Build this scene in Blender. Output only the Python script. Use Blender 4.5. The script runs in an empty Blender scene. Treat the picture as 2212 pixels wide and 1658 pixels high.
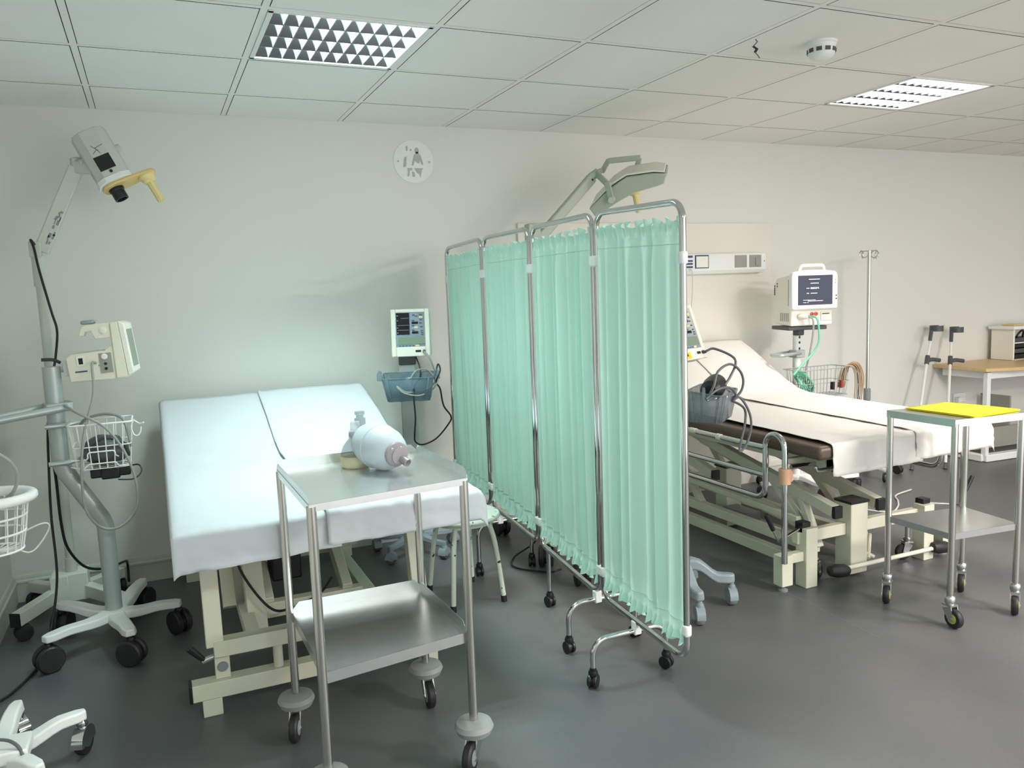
import bpy, math, random
from mathutils import Vector, Matrix, noise
random.seed(7)
COL = bpy.context.scene.collection
PI = math.pi
V = Vector

# ------------------------------------------------------------------ materials
def S(r, g, b):
    f = lambda c: (c / 255 / 12.92) if c / 255 <= .04045 else ((c / 255 + .055) / 1.055) ** 2.4
    return (f(r), f(g), f(b), 1)

def mat(name, col, rough=.5, metal=0., var=.06, scale=30., bump=0., trans=0., alpha=1., emit=0., coat=0., ior=1.45, stretch=None, bscale=None, transl=0.):
    m = bpy.data.materials.new(name); m.use_nodes = True
    nt = m.node_tree; N = nt.nodes; L = nt.links
    p = N['Principled BSDF']
    tc = N.new('ShaderNodeTexCoord'); mp = N.new('ShaderNodeMapping')
    if stretch: mp.inputs['Scale'].default_value = stretch
    L.new(tc.outputs['Object'], mp.inputs['Vector'])
    nz = N.new('ShaderNodeTexNoise'); nz.inputs['Scale'].default_value = scale; nz.inputs['Detail'].default_value = 4
    L.new(mp.outputs[0], nz.inputs['Vector'])
    mx = N.new('ShaderNodeMixRGB'); mx.blend_type = 'MIX'
    mx.inputs[1].default_value = [c * (1 - var) for c in col[:3]] + [1]
    mx.inputs[2].default_value = [min(1, c * (1 + var)) for c in col[:3]] + [1]
    L.new(nz.outputs['Fac'], mx.inputs[0]); L.new(mx.outputs[0], p.inputs['Base Color'])
    p.inputs['Roughness'].default_value = rough; p.inputs['Metallic'].default_value = metal
    p.inputs['Transmission Weight'].default_value = trans; p.inputs['Alpha'].default_value = alpha
    p.inputs['IOR'].default_value = ior; p.inputs['Coat Weight'].default_value = coat
    if emit:
        L.new(mx.outputs[0], p.inputs['Emission Color']); p.inputs['Emission Strength'].default_value = emit
    if bump:
        n2 = N.new('ShaderNodeTexNoise'); n2.inputs['Scale'].default_value = bscale or scale * 4
        L.new(mp.outputs[0], n2.inputs['Vector'])
        b = N.new('ShaderNodeBump'); b.inputs['Strength'].default_value = bump; b.inputs['Distance'].default_value = .002
        L.new(n2.outputs['Fac'], b.inputs['Height']); L.new(b.outputs[0], p.inputs['Normal'])
    if transl:
        t = N.new('ShaderNodeBsdfTranslucent'); L.new(mx.outputs[0], t.inputs['Color'])
        ms = N.new('ShaderNodeMixShader'); ms.inputs[0].default_value = transl
        L.new(p.outputs[0], ms.inputs[1]); L.new(t.outputs[0], ms.inputs[2])
        L.new(ms.outputs[0], N['Material Output'].inputs['Surface'])
    return m

M = {}
M['wall'] = mat('wall_paint', S(222, 221, 215), .85, var=.025, scale=1.2, bump=.15, bscale=180)
M['board'] = mat('bedhead_board', S(226, 221, 210), .6, var=.02, scale=2)
M['skirt'] = mat('skirting_paint', S(205, 207, 198), .5, var=.03, scale=6)
M['tile'] = mat('ceiling_tile', S(238, 237, 232), .9, var=.03, scale=2, bump=.3, bscale=160)
M['seam'] = mat('floor_weld', S(112, 114, 115), .5)
M['gap'] = mat('ceiling_gap', S(34, 34, 33), .9)  # near-black colour stands in for shade in the tile gaps; also the crack
M['tbar'] = mat('ceiling_bar', S(238, 237, 232), .55, var=.03, scale=4)
M['steel'] = mat('brushed_steel', S(214, 216, 215), .27, 1., var=.09, scale=8, stretch=(1, 14, 1), bump=.06, bscale=30)
M['steeltube'] = mat('steel_tube', S(205, 203, 198), .24, 1., var=.08, scale=20, stretch=(1, 1, .1))
M['chrome'] = mat('chrome', S(205, 207, 208), .08, 1., var=.03, scale=20)
M['alu'] = mat('aluminium', S(195, 196, 197), .32, 1., var=.05, scale=25)
M['mirror'] = mat('mirror_reflector', S(150, 158, 160), .12, 1., var=.03, scale=20)
M['louvre'] = mat('louvre_aluminium', S(205, 210, 210), .5, .3, var=.03, scale=20)
M['cream'] = mat('cream_paint', S(212, 210, 190), .42, var=.05, scale=9, bump=.1)
M['cream2'] = mat('cream_plastic', S(226, 222, 204), .45, var=.03, scale=9)
M['ivory'] = mat('ivory_plastic', S(233, 230, 218), .42, var=.03, scale=9)
M['white'] = mat('white_plastic', S(232, 234, 232), .4, var=.03, scale=9)
M['lampgrey'] = mat('lamp_enamel', S(196, 200, 190), .42, var=.04, scale=9)
M['lampbase'] = mat('lamp_base_enamel', S(220, 224, 214), .42, var=.04, scale=9)
M['lampgreen'] = mat('lamp_green_grey', S(172, 180, 164), .45, var=.05, scale=9)
M['greypole'] = mat('grey_enamel', S(176, 184, 182), .35, .3, var=.04, scale=9)
M['greypl'] = mat('grey_plastic', S(128, 134, 137), .45, var=.05, scale=12)
M['blugrey'] = mat('blue_grey_plastic', S(138, 148, 156), .4, var=.05, scale=12)
M['dkgrey'] = mat('dark_grey_plastic', S(74, 77, 80), .45, var=.06, scale=12)
M['bumper'] = mat('bumper_rubber', S(150, 152, 151), .55, var=.05, scale=12)
M['rubber'] = mat('black_rubber', S(34, 34, 35), .5, var=.12, scale=25)
M['black'] = mat('black_plastic', S(24, 25, 27), .38, var=.1, scale=15)
M['cable'] = mat('black_cable', S(22, 22, 24), .45, var=.1, scale=30)
M['cableg'] = mat('grey_cable', S(150, 152, 146), .45, var=.05, scale=30)
M['cabledk'] = mat('slate_cable', S(92, 94, 98), .42, var=.05, scale=30)
M['cablew'] = mat('white_cable', S(214, 214, 206), .45, var=.05, scale=30)
M['cablegreen'] = mat('green_hose', S(112, 196, 160), .4, var=.05, scale=30)
M['cablered'] = mat('red_lead', S(150, 60, 56), .45)
M['cablebr'] = mat('tan_lead', S(168, 142, 100), .5, var=.1)
M['mint'] = mat('mint_curtain', S(200, 241, 229), .75, var=.03, scale=14, bump=.05, bscale=300, transl=.38)
M['mintseam'] = mat('mint_seam', S(150, 208, 184), .8, var=.05, scale=40)
M['sheet'] = mat('paper_sheet', S(204, 208, 214), .85, var=.02, scale=5, bump=.22, bscale=26)
M['sheetw'] = mat('paper_sheet_warm', S(218, 214, 209), .85, var=.02, scale=5, bump=.22, bscale=26)
M['brown'] = mat('brown_vinyl', S(84, 68, 58), .38, var=.12, scale=10, bump=.08)
M['mattress'] = mat('grey_vinyl', S(96, 96, 98), .45, var=.08, scale=10)
M['yellow'] = mat('yellow_card', S(250, 232, 30), .5, var=.03, scale=6)
M['tan'] = mat('tan_plastic', S(222, 190, 120), .45, var=.06, scale=14)
M['tan2'] = mat('pale_tan_plastic', S(232, 212, 148), .45, var=.06, scale=14)
M['peach'] = mat('peach_plastic', S(206, 158, 130), .5, var=.05, scale=14)
M['wood'] = mat('wood_laminate', S(214, 182, 130), .4, var=.1, scale=5, stretch=(1, 9, 1))
M['cushion'] = mat('pale_cushion_plastic', S(216, 206, 170), .2, alpha=.7)
M['smoky'] = mat('smoky_blue_plastic', S(112, 138, 152), .12, trans=.0, alpha=.52, var=.05, scale=9)
M['clear'] = mat('clear_plastic', S(206, 210, 214), .08, alpha=.42, var=.04, scale=9)
M['clearsm'] = mat('clear_smoky_plastic', S(120, 132, 140), .1, alpha=.5, var=.05, scale=9)
M['silicone'] = mat('frosted_silicone', S(216, 227, 236), .3, trans=.2, var=.03, scale=6)
M['mauve'] = mat('mauve_clear_plastic', S(170, 160, 166), .12, alpha=.75, var=.06, scale=40)
M['screenblk'] = mat('screen_black', S(22, 25, 30), .18, var=.1, scale=6)
M['screenblu'] = mat('screen_navy', S(30, 36, 56), .2, var=.06, scale=6, emit=.25)
M['scrtext'] = mat('screen_text', S(225, 225, 230), .4, emit=.5)
M['keyblue'] = mat('keypad_blue', S(170, 192, 216), .45, var=.05, scale=30)
M['keyyel'] = mat('keypad_yellow', S(238, 220, 160), .45)
M['keydk'] = mat('keypad_ink', S(66, 80, 104), .5)
M['lcd'] = mat('lcd_green', S(124, 144, 124), .2, var=.05, scale=9)
M['navy'] = mat('socket_navy', S(44, 56, 104), .45)
M['recess'] = mat('socket_recess', S(150, 150, 142), .7, var=.08, scale=9)
M['red'] = mat('red_plastic', S(222, 92, 72), .4)
M['yelstick'] = mat('yellow_sticker', S(232, 206, 50), .5)
M['yelhub'] = mat('yellow_green_hub', S(172, 170, 60), .5)
M['stick'] = mat('white_sticker', S(238, 238, 236), .5)
M['figure'] = mat('glass_sticker_figure', S(176, 178, 170), .7)
M['signw'] = mat('glass_sticker_white', S(232, 233, 230), .6)
M['emit_cool'] = mat('tube_cool', (.86, 1, .99, 1), .5, emit=7)
M['emit_warm'] = mat('tube_warm', (1, .88, .76, 1), .5, emit=7)

def floor_mat():
    m = bpy.data.materials.new('vinyl_floor'); m.use_nodes = True
    nt = m.node_tree; N = nt.nodes; L = nt.links; p = N['Principled BSDF']
    tc = N.new('ShaderNodeTexCoord')
    n1 = N.new('ShaderNodeTexNoise'); n1.inputs['Scale'].default_value = 1.1; n1.inputs['Detail'].default_value = 5
    n2 = N.new('ShaderNodeTexNoise'); n2.inputs['Scale'].default_value = 260
    for n in (n1, n2): L.new(tc.outputs['Object'], n.inputs['Vector'])
    r = N.new('ShaderNodeValToRGB')
    r.color_ramp.elements[0].position = .3; r.color_ramp.elements[0].color = S(84, 87, 90)
    r.color_ramp.elements[1].position = .75; r.color_ramp.elements[1].color = S(116, 115, 115)
    L.new(n1.outputs['Fac'], r.inputs[0])
    mx = N.new('ShaderNodeMixRGB'); mx.blend_type = 'MULTIPLY'; mx.inputs[0].default_value = .35
    L.new(r.outputs[0], mx.inputs[1]); L.new(n2.outputs['Fac'], mx.inputs[2])
    L.new(mx.outputs[0], p.inputs['Base Color'])
    rr = N.new('ShaderNodeMapRange'); rr.inputs[3].default_value = .34; rr.inputs[4].default_value = .5
    L.new(n1.outputs['Fac'], rr.inputs[0]); L.new(rr.outputs[0], p.inputs['Roughness'])
    b = N.new('ShaderNodeBump'); b.inputs['Strength'].default_value = .08; b.inputs['Distance'].default_value = .001
    L.new(n2.outputs['Fac'], b.inputs['Height']); L.new(b.outputs[0], p.inputs['Normal'])
    return m
M['floor'] = floor_mat()

def chipped():
    m = mat('chipped_white_paint', S(214, 218, 204), .5, var=.04)
    nt = m.node_tree; N = nt.nodes; L = nt.links; p = N['Principled BSDF']
    tc = N.new('ShaderNodeTexCoord'); nz = N.new('ShaderNodeTexNoise'); nz.inputs['Scale'].default_value = 34; nz.inputs['Detail'].default_value = 6
    L.new(tc.outputs['Object'], nz.inputs['Vector'])
    r = N.new('ShaderNodeValToRGB'); r.color_ramp.elements[0].position = .33; r.color_ramp.elements[1].position = .37
    r.color_ramp.elements[0].color = S(40, 36, 32); r.color_ramp.elements[1].color = S(214, 218, 204)
    L.new(nz.outputs['Fac'], r.inputs[0]); L.new(r.outputs[0], p.inputs['Base Color'])
    return m
M['chipped'] = chipped()

# ------------------------------------------------------------------ objects
ORG = {}
def thing(name, label, cat, loc, group=None):
    o = bpy.data.objects.new(name, None); COL.objects.link(o); o.location = loc
    o.empty_display_size = .05
    o['label'] = label; o['category'] = cat
    if group: o['group'] = group
    ORG[o] = V(loc); return o

def tag(o, label, cat, group=None):
    o['label'] = label; o['category'] = cat
    if group: o['group'] = group
    return o

def catmull(pts, n=8, closed=False):
    P = [V(p) for p in pts]; out = []; k = len(P)
    for i in range(k if closed else k - 1):
        if closed: a, b, c, d = P[(i - 1) % k], P[i], P[(i + 1) % k], P[(i + 2) % k]
        else:
            b, c = P[i], P[i + 1]; a = P[i - 1] if i else b * 2 - c; d = P[i + 2] if i + 2 < k else c * 2 - b
        for j in range(n):
            t = j / n
            out.append(.5 * ((2 * b) + (c - a) * t + (2 * a - 5 * b + 4 * c - d) * t * t + (3 * b - a - 3 * c + d) * t ** 3))
    if not closed: out.append(P[-1])
    return out

def fillet(pts, r, n=6, closed=False):
    P = [V(p) for p in pts]; out = []; k = len(P)
    for i in range(k):
        if not closed and i in (0, k - 1): out.append(P[i]); continue
        a, b, c = P[i - 1], P[i], P[(i + 1) % k]
        d1 = (a - b); d2 = (c - b); l1, l2 = d1.length, d2.length
        if l1 < 1e-6 or l2 < 1e-6: continue
        d1 /= l1; d2 /= l2
        ang = d1.angle(d2)
        if ang > PI - .02: out.append(b); continue
        t = min(r / math.tan(ang / 2), l1 * .49, l2 * .49); rr = t * math.tan(ang / 2)
        cen = b + (d1 + d2).normalized() * (rr / math.sin(ang / 2))
        s = b + d1 * t - cen; e = b + d2 * t - cen
        for j in range(n + 1):
            f = j / n
            w = s.angle(e)
            q = (s * math.sin((1 - f) * w) + e * math.sin(f * w)) / math.sin(w) if w > 1e-4 else s
            out.append(cen + q)
    return out

class MB:
    def __init__(self, M4=None): self.v = []; self.f = []; self.m = []; self.mi = 0; self.M = M4 or Matrix()
    def _add(self, vs, fs):
        k = len(self.v); self.v += [self.M @ V(p) for p in vs]
        for f in fs: self.f.append([i + k for i in f]); self.m.append(self.mi)
    def use(self, i): self.mi = i; return self
    def box(self, c, s, R=None):
        x, y, z = s[0] / 2, s[1] / 2, s[2] / 2
        vs = [V((sx * x, sy * y, sz * z)) for sz in (-1, 1) for sy in (-1, 1) for sx in (-1, 1)]
        if R: vs = [R @ p for p in vs]
        self._add([p + V(c) for p in vs], [(0, 2, 3, 1), (4, 5, 7, 6), (0, 1, 5, 4), (2, 6, 7, 3), (0, 4, 6, 2), (1, 3, 7, 5)]); return self
    def bb(self, a, b):
        return self.box([(a[i] + b[i]) / 2 for i in range(3)], [abs(b[i] - a[i]) for i in range(3)])
    def beam(self, p0, p1, w, h, up=(0, 0, 1), w2=None, h2=None):
        p0, p1 = V(p0), V(p1); d = (p1 - p0).normalized(); s = d.cross(V(up))
        if s.length < 1e-4: s = d.cross(V((0, 1, 0)))
        s.normalize(); u = s.cross(d)
        w2 = w2 or w; h2 = h2 or h; vs = []
        for p, a, b in ((p0, w, h), (p1, w2, h2)):
            vs += [p - s * a / 2 - u * b / 2, p + s * a / 2 - u * b / 2, p + s * a / 2 + u * b / 2, p - s * a / 2 + u * b / 2]
        self._add(vs, [(0, 3, 2, 1), (4, 5, 6, 7), (0, 1, 5, 4), (1, 2, 6, 5), (2, 3, 7, 6), (3, 0, 4, 7)]); return self
    def tube(self, pts, r, n=10, closed=False, r2=None):
        P = [V(p) for p in pts]; Q = [P[0]]
        for p in P[1:]:
            if (p - Q[-1]).length > 1e-5: Q.append(p)
        P = Q; k = len(P)
        if closed and (P[0] - P[-1]).length < 1e-5: P.pop(); k -= 1
        T = []
        for i in range(k):
            a = P[(i - 1) % k] if (closed or i) else P[i]; b = P[(i + 1) % k] if (closed or i < k - 1) else P[i]
            T.append((b - a).normalized())
        nrm = T[0].orthogonal().normalized(); vs = []
        for i in range(k):
            if i:
                q = T[i - 1].rotation_difference(T[i]); nrm = q @ nrm
            nrm = (nrm - T[i] * nrm.dot(T[i])).normalized(); bi = T[i].cross(nrm)
            rr = r if r2 is None else r + (r2 - r) * i / max(1, k - 1)
            for j in range(n):
                a = 2 * PI * j / n; vs.append(P[i] + (nrm * math.cos(a) + bi * math.sin(a)) * rr)
        fs = []
        for i in range(k if closed else k - 1):
            for j in range(n):
                a = i * n + j; b = i * n + (j + 1) % n; i2 = ((i + 1) % k) * n
                fs.append((a, b, i2 + (j + 1) % n, i2 + j))
        if not closed: fs += [tuple(range(n - 1, -1, -1)), tuple((k - 1) * n + j for j in range(n))]
        self._add(vs, fs); return self
    def lathe(self, prof, o=(0, 0, 0), axis=(0, 0, 1), n=24, cap=True):
        ax = V(axis).normalized(); u = ax.orthogonal().normalized(); w = ax.cross(u); vs = []; k = len(prof)
        for r, z in prof:
            for j in range(n):
                a = 2 * PI * j / n; vs.append(V(o) + ax * z + (u * math.cos(a) + w * math.sin(a)) * max(r, 1e-4))
        fs = [(i * n + j, i * n + (j + 1) % n, (i + 1) * n + (j + 1) % n, (i + 1) * n + j) for i in range(k - 1) for j in range(n)]
        if cap: fs += [tuple(range(n - 1, -1, -1)), tuple((k - 1) * n + j for j in range(n))]
        self._add(vs, fs); return self
    def cyl(self, p0, p1, r, n=16, r2=None):
        d = V(p1) - V(p0); return self.lathe([(r, 0), (r2 or r, d.length)], p0, d, n)
    def prism(self, poly, d, plane='xz', o=(0, 0, 0)):
        # polygon in a plane, extruded by d along the remaining axis
        mp = {'xz': lambda a, b, c: (a, c, b), 'yz': lambda a, b, c: (c, a, b), 'xy': lambda a, b, c: (a, b, c)}[plane]
        k = len(poly); vs = [V(mp(a, b, 0)) + V(o) for a, b in poly] + [V(mp(a, b, d)) + V(o) for a, b in poly]
        fs = [tuple(range(k - 1, -1, -1)), tuple(range(k, 2 * k))] + [(i, (i + 1) % k, k + (i + 1) % k, k + i) for i in range(k)]
        self._add(vs, fs); return self
    def grid(self, fn, nu, nv):
        vs = [fn(i / nu, j / nv) for j in range(nv + 1) for i in range(nu + 1)]
        self._add(vs, [(j * (nu + 1) + i, j * (nu + 1) + i + 1, (j + 1) * (nu + 1) + i + 1, (j + 1) * (nu + 1) + i) for j in range(nv) for i in range(nu)]); return self
    def build(self, name, mats, parent=None, bevel=0, smooth=35, kind=None, label=None, seg=2):
        me = bpy.data.meshes.new(name)
        o = bpy.data.objects.new(name, me); COL.objects.link(o)
        if parent is not None:
            o.parent = parent; ORG[o] = ORG[parent]
        else:
            c = V((sum(p.x for p in self.v) / len(self.v), sum(p.y for p in self.v) / len(self.v), min(p.z for p in self.v)))
            o.location = c; ORG[o] = c
        g = ORG[o]
        me.from_pydata([tuple(p - g) for p in self.v], [], self.f)
        if not isinstance(mats, (list, tuple)): mats = [mats]
        for m in mats: me.materials.append(m)
        me.polygons.foreach_set('material_index', self.m)
        import bmesh
        bm = bmesh.new(); bm.from_mesh(me); bmesh.ops.recalc_face_normals(bm, faces=bm.faces); bm.to_mesh(me); bm.free()
        if smooth:
            me.polygons.foreach_set('use_smooth', [True] * len(me.polygons))
            me.set_sharp_from_angle(angle=math.radians(smooth))
        if bevel:
            b = o.modifiers.new('bevel', 'BEVEL'); b.width = bevel; b.segments = seg; b.limit_method = 'ANGLE'; b.angle_limit = math.radians(40)
        if kind: o['kind'] = kind
        if label: o['label'] = label
        return o

def text(name, s, size, Mx, m, parent, ext=.0004):
    cu = bpy.data.curves.new(name, 'FONT'); cu.body = s; cu.size = size; cu.extrude = ext; cu.align_x = 'CENTER'; cu.align_y = 'CENTER'
    o = bpy.data.objects.new(name, cu); COL.objects.link(o); cu.materials.append(m)
    me = bpy.data.meshes.new_from_object(o); bpy.data.objects.remove(o)
    me.transform(Matrix.Translation(-ORG[parent]) @ Mx)
    o = bpy.data.objects.new(name, me); COL.objects.link(o); o.parent = parent; ORG[o] = ORG[parent]
    return o

def fr(o, yaw=0, tilt=0, roll=0):
    """frame with local -y facing out, x to the right, z up; yaw turns about z, tilt leans the top back"""
    return Matrix.Translation(V(o)) @ Matrix.Rotation(math.radians(yaw), 4, 'Z') @ Matrix.Rotation(math.radians(-tilt), 4, 'X') @ Matrix.Rotation(math.radians(roll), 4, 'Y')

def caster(parent, x, y, R, w, top, head, style='fork', mw=None, mf=None, hub=None, stemxy=None):
    """head = direction (degrees) in which the wheel rolls; style fork / twin / shell"""
    mw = mw or M['rubber']; mf = mf or M['alu']
    d = V((math.cos(math.radians(head)), math.sin(math.radians(head)), 0)); s = V((-d.y, d.x, 0)); c = V((x, y, R))
    st = V((stemxy[0], stemxy[1], 0)) if stemxy else V((x, y, 0)) - d * R * .55
    mb = MB()
    if style == 'fork':
        for sg in (-1, 1):
            off = s * sg * (w / 2 + .004)
            q0 = V((st.x, st.y, R * 2 + .012)) + off; q1 = c + off
            mb.beam(q0 - V((0, 0, .008)), q1 - V((0, 0, .01)), .004, R * 1.1, up=d, h2=R * .55)
        mb.box((V((st.x, st.y, R * 2 + .01))), (.0, .0, .0)) if False else None
        a = V((st.x, st.y, R * 2 + .012)); mb.beam(a - d * R * .55, a + d * R * .55, w + .014, .006)
        mb.cyl((st.x, st.y, R * 2 + .012), (st.x, st.y, top), .012)
        mb.lathe([(.017, 0), (.02, .006), (.02, .016), (.016, .02)], (st.x, st.y, R * 2 + .014))
        mb.cyl(c - s * (w / 2 + .008), c + s * (w / 2 + .008), .006)
    else:
        k = 9; prof = []
        for i in range(k + 1):
            a = math.radians(-10 + 200 * i / k); prof.append((math.cos(a) * R * 1.08, math.sin(a) * R * 1.08))
        vs = []
        for sg in (-1, 1):
            for a, b in prof: vs.append(c + d * a + V((0, 0, b)) + s * sg * w * .58)
        n = len(prof); fs = [tuple(range(n - 1, -1, -1)), tuple(range(n, 2 * n))] + [(i, (i + 1) % n, n + (i + 1) % n, n + i) for i in range(n)]
        if style == 'shell': mb._add(vs, fs)
        else: mb.cyl(c - s * w * .2, c + s * w * .2, R * .75)
        mb.cyl((st.x, st.y, R), (st.x, st.y, top), .011)
        mb.lathe([(.015, 0), (.018, .01), (.015, .02)], (st.x, st.y, max(R * 1.7, top - .03)))
    o = mb.build('caster', mf, parent)
    wb = MB()
    if style == 'twin':
        for sg in (-1, 1):
            wb.lathe([(R * .5, -w * .28), (R * .9, -w * .26), (R, -w * .14), (R, w * .14), (R * .9, w * .26), (R * .5, w * .28)], c + s * sg * w * .42, s, 22)
    else:
        wb.lathe([(R * .55, -w / 2), (R * .9, -w / 2), (R, -w * .28), (R, w * .28), (R * .9, w / 2), (R * .55, w / 2)], c, s, 26)
    if hub:
        wb.use(1).lathe([(R * .2, -w / 2 - .003), (R * .5, -w / 2 - .002), (R * .56, -w / 2 + .003), (R * .56, w / 2 - .003), (R * .5, w / 2 + .002), (R * .2, w / 2 + .003)], c, s, 20)
        wb.build('wheel', [mw, hub], o)
    else: wb.build('wheel', mw, o)
    return o

# ------------------------------------------------------------------ room
X0, X1, Y0, Y1, H = -.545, 8.6, 0., -6.2, 2.385
MB().bb((X0 - .1, Y1 - .1, -.06), (X1 + .1, .1, 0)).build('floor', M['floor'], kind='structure', smooth=0)
MB().bb((X0 - .1, 0, 0), (X1 + .1, .1, 2.5)).build('wall_back', M['wall'], kind='structure', smooth=0)
MB().bb((X0 - .1, Y1, 0), (X0, 0, 2.5)).build('wall_left', M['wall'], kind='structure', smooth=0)
MB().bb((X1, Y1, 0), (X1 + .1, 0, 2.5)).build('wall_right', M['wall'], kind='structure', smooth=0)
MB().bb((X0 - .1, Y1 - .1, 0), (1.7, Y1, 2.5)).build('wall_rear_light_block', M['wall'], kind='structure', smooth=0)  # unseen part wall, added to keep rear sky light off the left
xs = [X0] + [.6 * i for i in range(0, 15)] + [X1]
ys = [0] + [-.464 - .6 * j for j in range(0, 10)] + [Y1]
LIGHTS = [(2, 2), (7, 2), (2, 8), (7, 8), (8, 6)]       # untiled cells: two louvred lights, then unseen bare lamps, last added for floor fill
ct = MB(); tb = MB(); b = .012; g = .003
for i in range(len(xs) - 1):
    for j in range(len(ys) - 1):
        if (i, j) in LIGHTS: continue
        x0 = xs[i] + (b + g if i else .001); x1 = xs[i + 1] - (b + g); y0 = ys[j] - (b + g * 1.5 if j else .001); y1 = ys[j + 1] + (b + g * 1.5)
        z = H
        vs = [(x0, y0, z), (x1, y0, z), (x1, y1, z), (x0, y1, z), (x0, y0, z + .02), (x1, y0, z + .02), (x1, y1, z + .02), (x0, y1, z + .02)]
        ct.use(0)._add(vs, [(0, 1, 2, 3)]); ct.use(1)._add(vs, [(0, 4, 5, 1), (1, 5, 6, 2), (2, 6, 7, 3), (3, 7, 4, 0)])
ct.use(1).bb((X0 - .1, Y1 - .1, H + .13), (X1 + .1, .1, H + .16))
# hairline crack beside the smoke detector
cr = [(2.437, -1.89), (2.468, -1.865), (2.495, -1.81), (2.535, -1.785), (2.56, -1.745), (2.60, -1.715), (2.638, -1.683)]
for k in range(len(cr) - 1):
    ct.beam((*cr[k], H - .0005), (*cr[k + 1], H - .0005), .003 + .008 * (k in (2, 3)), .001)
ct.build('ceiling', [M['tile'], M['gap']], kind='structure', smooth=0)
for x in xs[1:-1]: tb.bb((x - b, Y1, H + .0004), (x + b, 0, H + .0014))
for y in ys[1:-1]:
    for i in range(len(xs) - 1): tb.bb((xs[i] + (b if i else 0), y - b, H + .0004), (xs[i + 1] - b, y + b, H + .0014))
tb.build('trim_1', M['tbar'], kind='structure', smooth=0)
pr = [(0, 0), (.016, 0), (.016, .092), (.02, .096), (.02, .104), (.013, .112), (.013, .118), (.008, .131), (0, .131)]
MB().prism([(-a, z) for a, z in pr], X1 - X0, 'yz', (X0, 0, 0)).build('baseboard_back', M['skirt'], kind='structure', smooth=25)
MB().prism([(X0 + a, z) for a, z in pr], -Y1 - .02, 'xz', (0, Y1 + .0, 0)).build('baseboard_left', M['skirt'], kind='structure', smooth=25)
sm = MB()   # welded floor seams
sm.beam((X0, -.5, 0), (1.2, -.44, 0), .004, .0012).beam((1.2, -.44, 0), (3.0, -.25, 0), .004, .0012).beam((2.84, -.25, 0), (2.74, -2.3, 0), .004, .0012); sm.build('trim_2', M['seam'], kind='structure', smooth=0)

def ceiling_light(cell, label, cool):
    i, j = cell; x0, x1, y0, y1 = xs[i], xs[i + 1], ys[j + 1], ys[j]; cx, cy = (x0 + x1) / 2, (y0 + y1) / 2
    t = thing('ceiling_light', label, 'ceiling light', (cx, cy, H), 'louvred fluorescent ceiling lights')
    f = MB(); e = .013; w = .018
    for a, c in (((x0 + e, y0 + e), (x1 - e, y0 + e + w)), ((x0 + e, y1 - e - w), (x1 - e, y1 - e)), ((x0 + e, y0 + e), (x0 + e + w, y1 - e)), ((x1 - e - w, y0 + e), (x1 - e, y1 - e))):
        f.bb((*a, H - .004), (*c, H + .008))
    f.build('frame', M['white'], t, bevel=.001)
    h = MB(); q = .03
    h.bb((x0 + q, y0 + q, H + .1), (x1 - q, y1 - q, H + .11))
    for a, c in (((x0 + q - .004, y0 + q), (x0 + q, y1 - q)), ((x1 - q, y0 + q), (x1 - q + .004, y1 - q)), ((x0 + q, y0 + q - .004), (x1 - q, y0 + q)), ((x0 + q, y1 - q), (x1 - q, y1 - q + .004))):
        h.bb((*a, H), (*c, H + .11))
    h.build('housing', M['white'], t)
    lv = MB(); rf = MB(); n = 4; L = (y1 - y0 - 2 * q) / n; Wd = x1 - x0 - 2 * q
    for k in range(n + 1):
        y = y0 + q + L * k
        rf.prism([(y - .03, H + .066), (y - .014, H + .024), (y - .002, H + .002), (y + .002, H + .002), (y + .014, H + .024), (y + .03, H + .066)], Wd, 'yz', (x0 + q, 0, 0))
    for k in range(1, 10):
        x = x0 + q + Wd * k / 10
        lv.prism([(x - .006, H + .055), (x - .0016, H + .003), (x + .0016, H + .003), (x + .006, H + .055)], y1 - y0 - 2 * q, 'xz', (0, y0 + q, 0))
    lv.build('louvre', M['louvre'], t)
    rf.build('reflector', M['mirror'], t)
    for k in range(n):
        y = y0 + q + L * (k + .5)
        MB().cyl((x0 + q + .01, y, H + .08), (x1 - q - .01, y, H + .08), .009, 10).build('tube', M['emit_cool'] if (cool or k in (1, 2)) else M['emit_warm'], t)
ceiling_light((2, 2), 'square louvred ceiling light with mirror blades above the left bed', True)
ceiling_light((7, 2), 'square louvred ceiling light with warm and cool tubes near smoke detector', False)

# ------------------------------------------------------------------ things on walls and ceiling
t = thing('smoke_detector', 'round white smoke detector with slotted vents on the ceiling', 'smoke detector', (2.73, -1.94, H))
s = MB().lathe([(.055, 0), (.056, -.012), (.054, -.015), (.054, -.035), (.051, -.048), (.042, -.06), (.024, -.068), (0, -.07)], (2.73, -1.94, H), n=32)
s.build('housing', M['white'], t)
MB().lathe([(.06, 0), (.06, -.008), (.055, -.012)], (2.73, -1.94, H), n=32).build('mounting_plate', M['white'], t)
s = MB()
for k in range(10):
    a = 2 * PI * k / 10
    s.box((2.73 + .0525 * math.cos(a), -1.94 + .0525 * math.sin(a), H - .036), (.006, .021, .015), Matrix.Rotation(a, 3, 'Z'))
s.build('vent', M['dkgrey'], t, label='dark grey vent slots')

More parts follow.
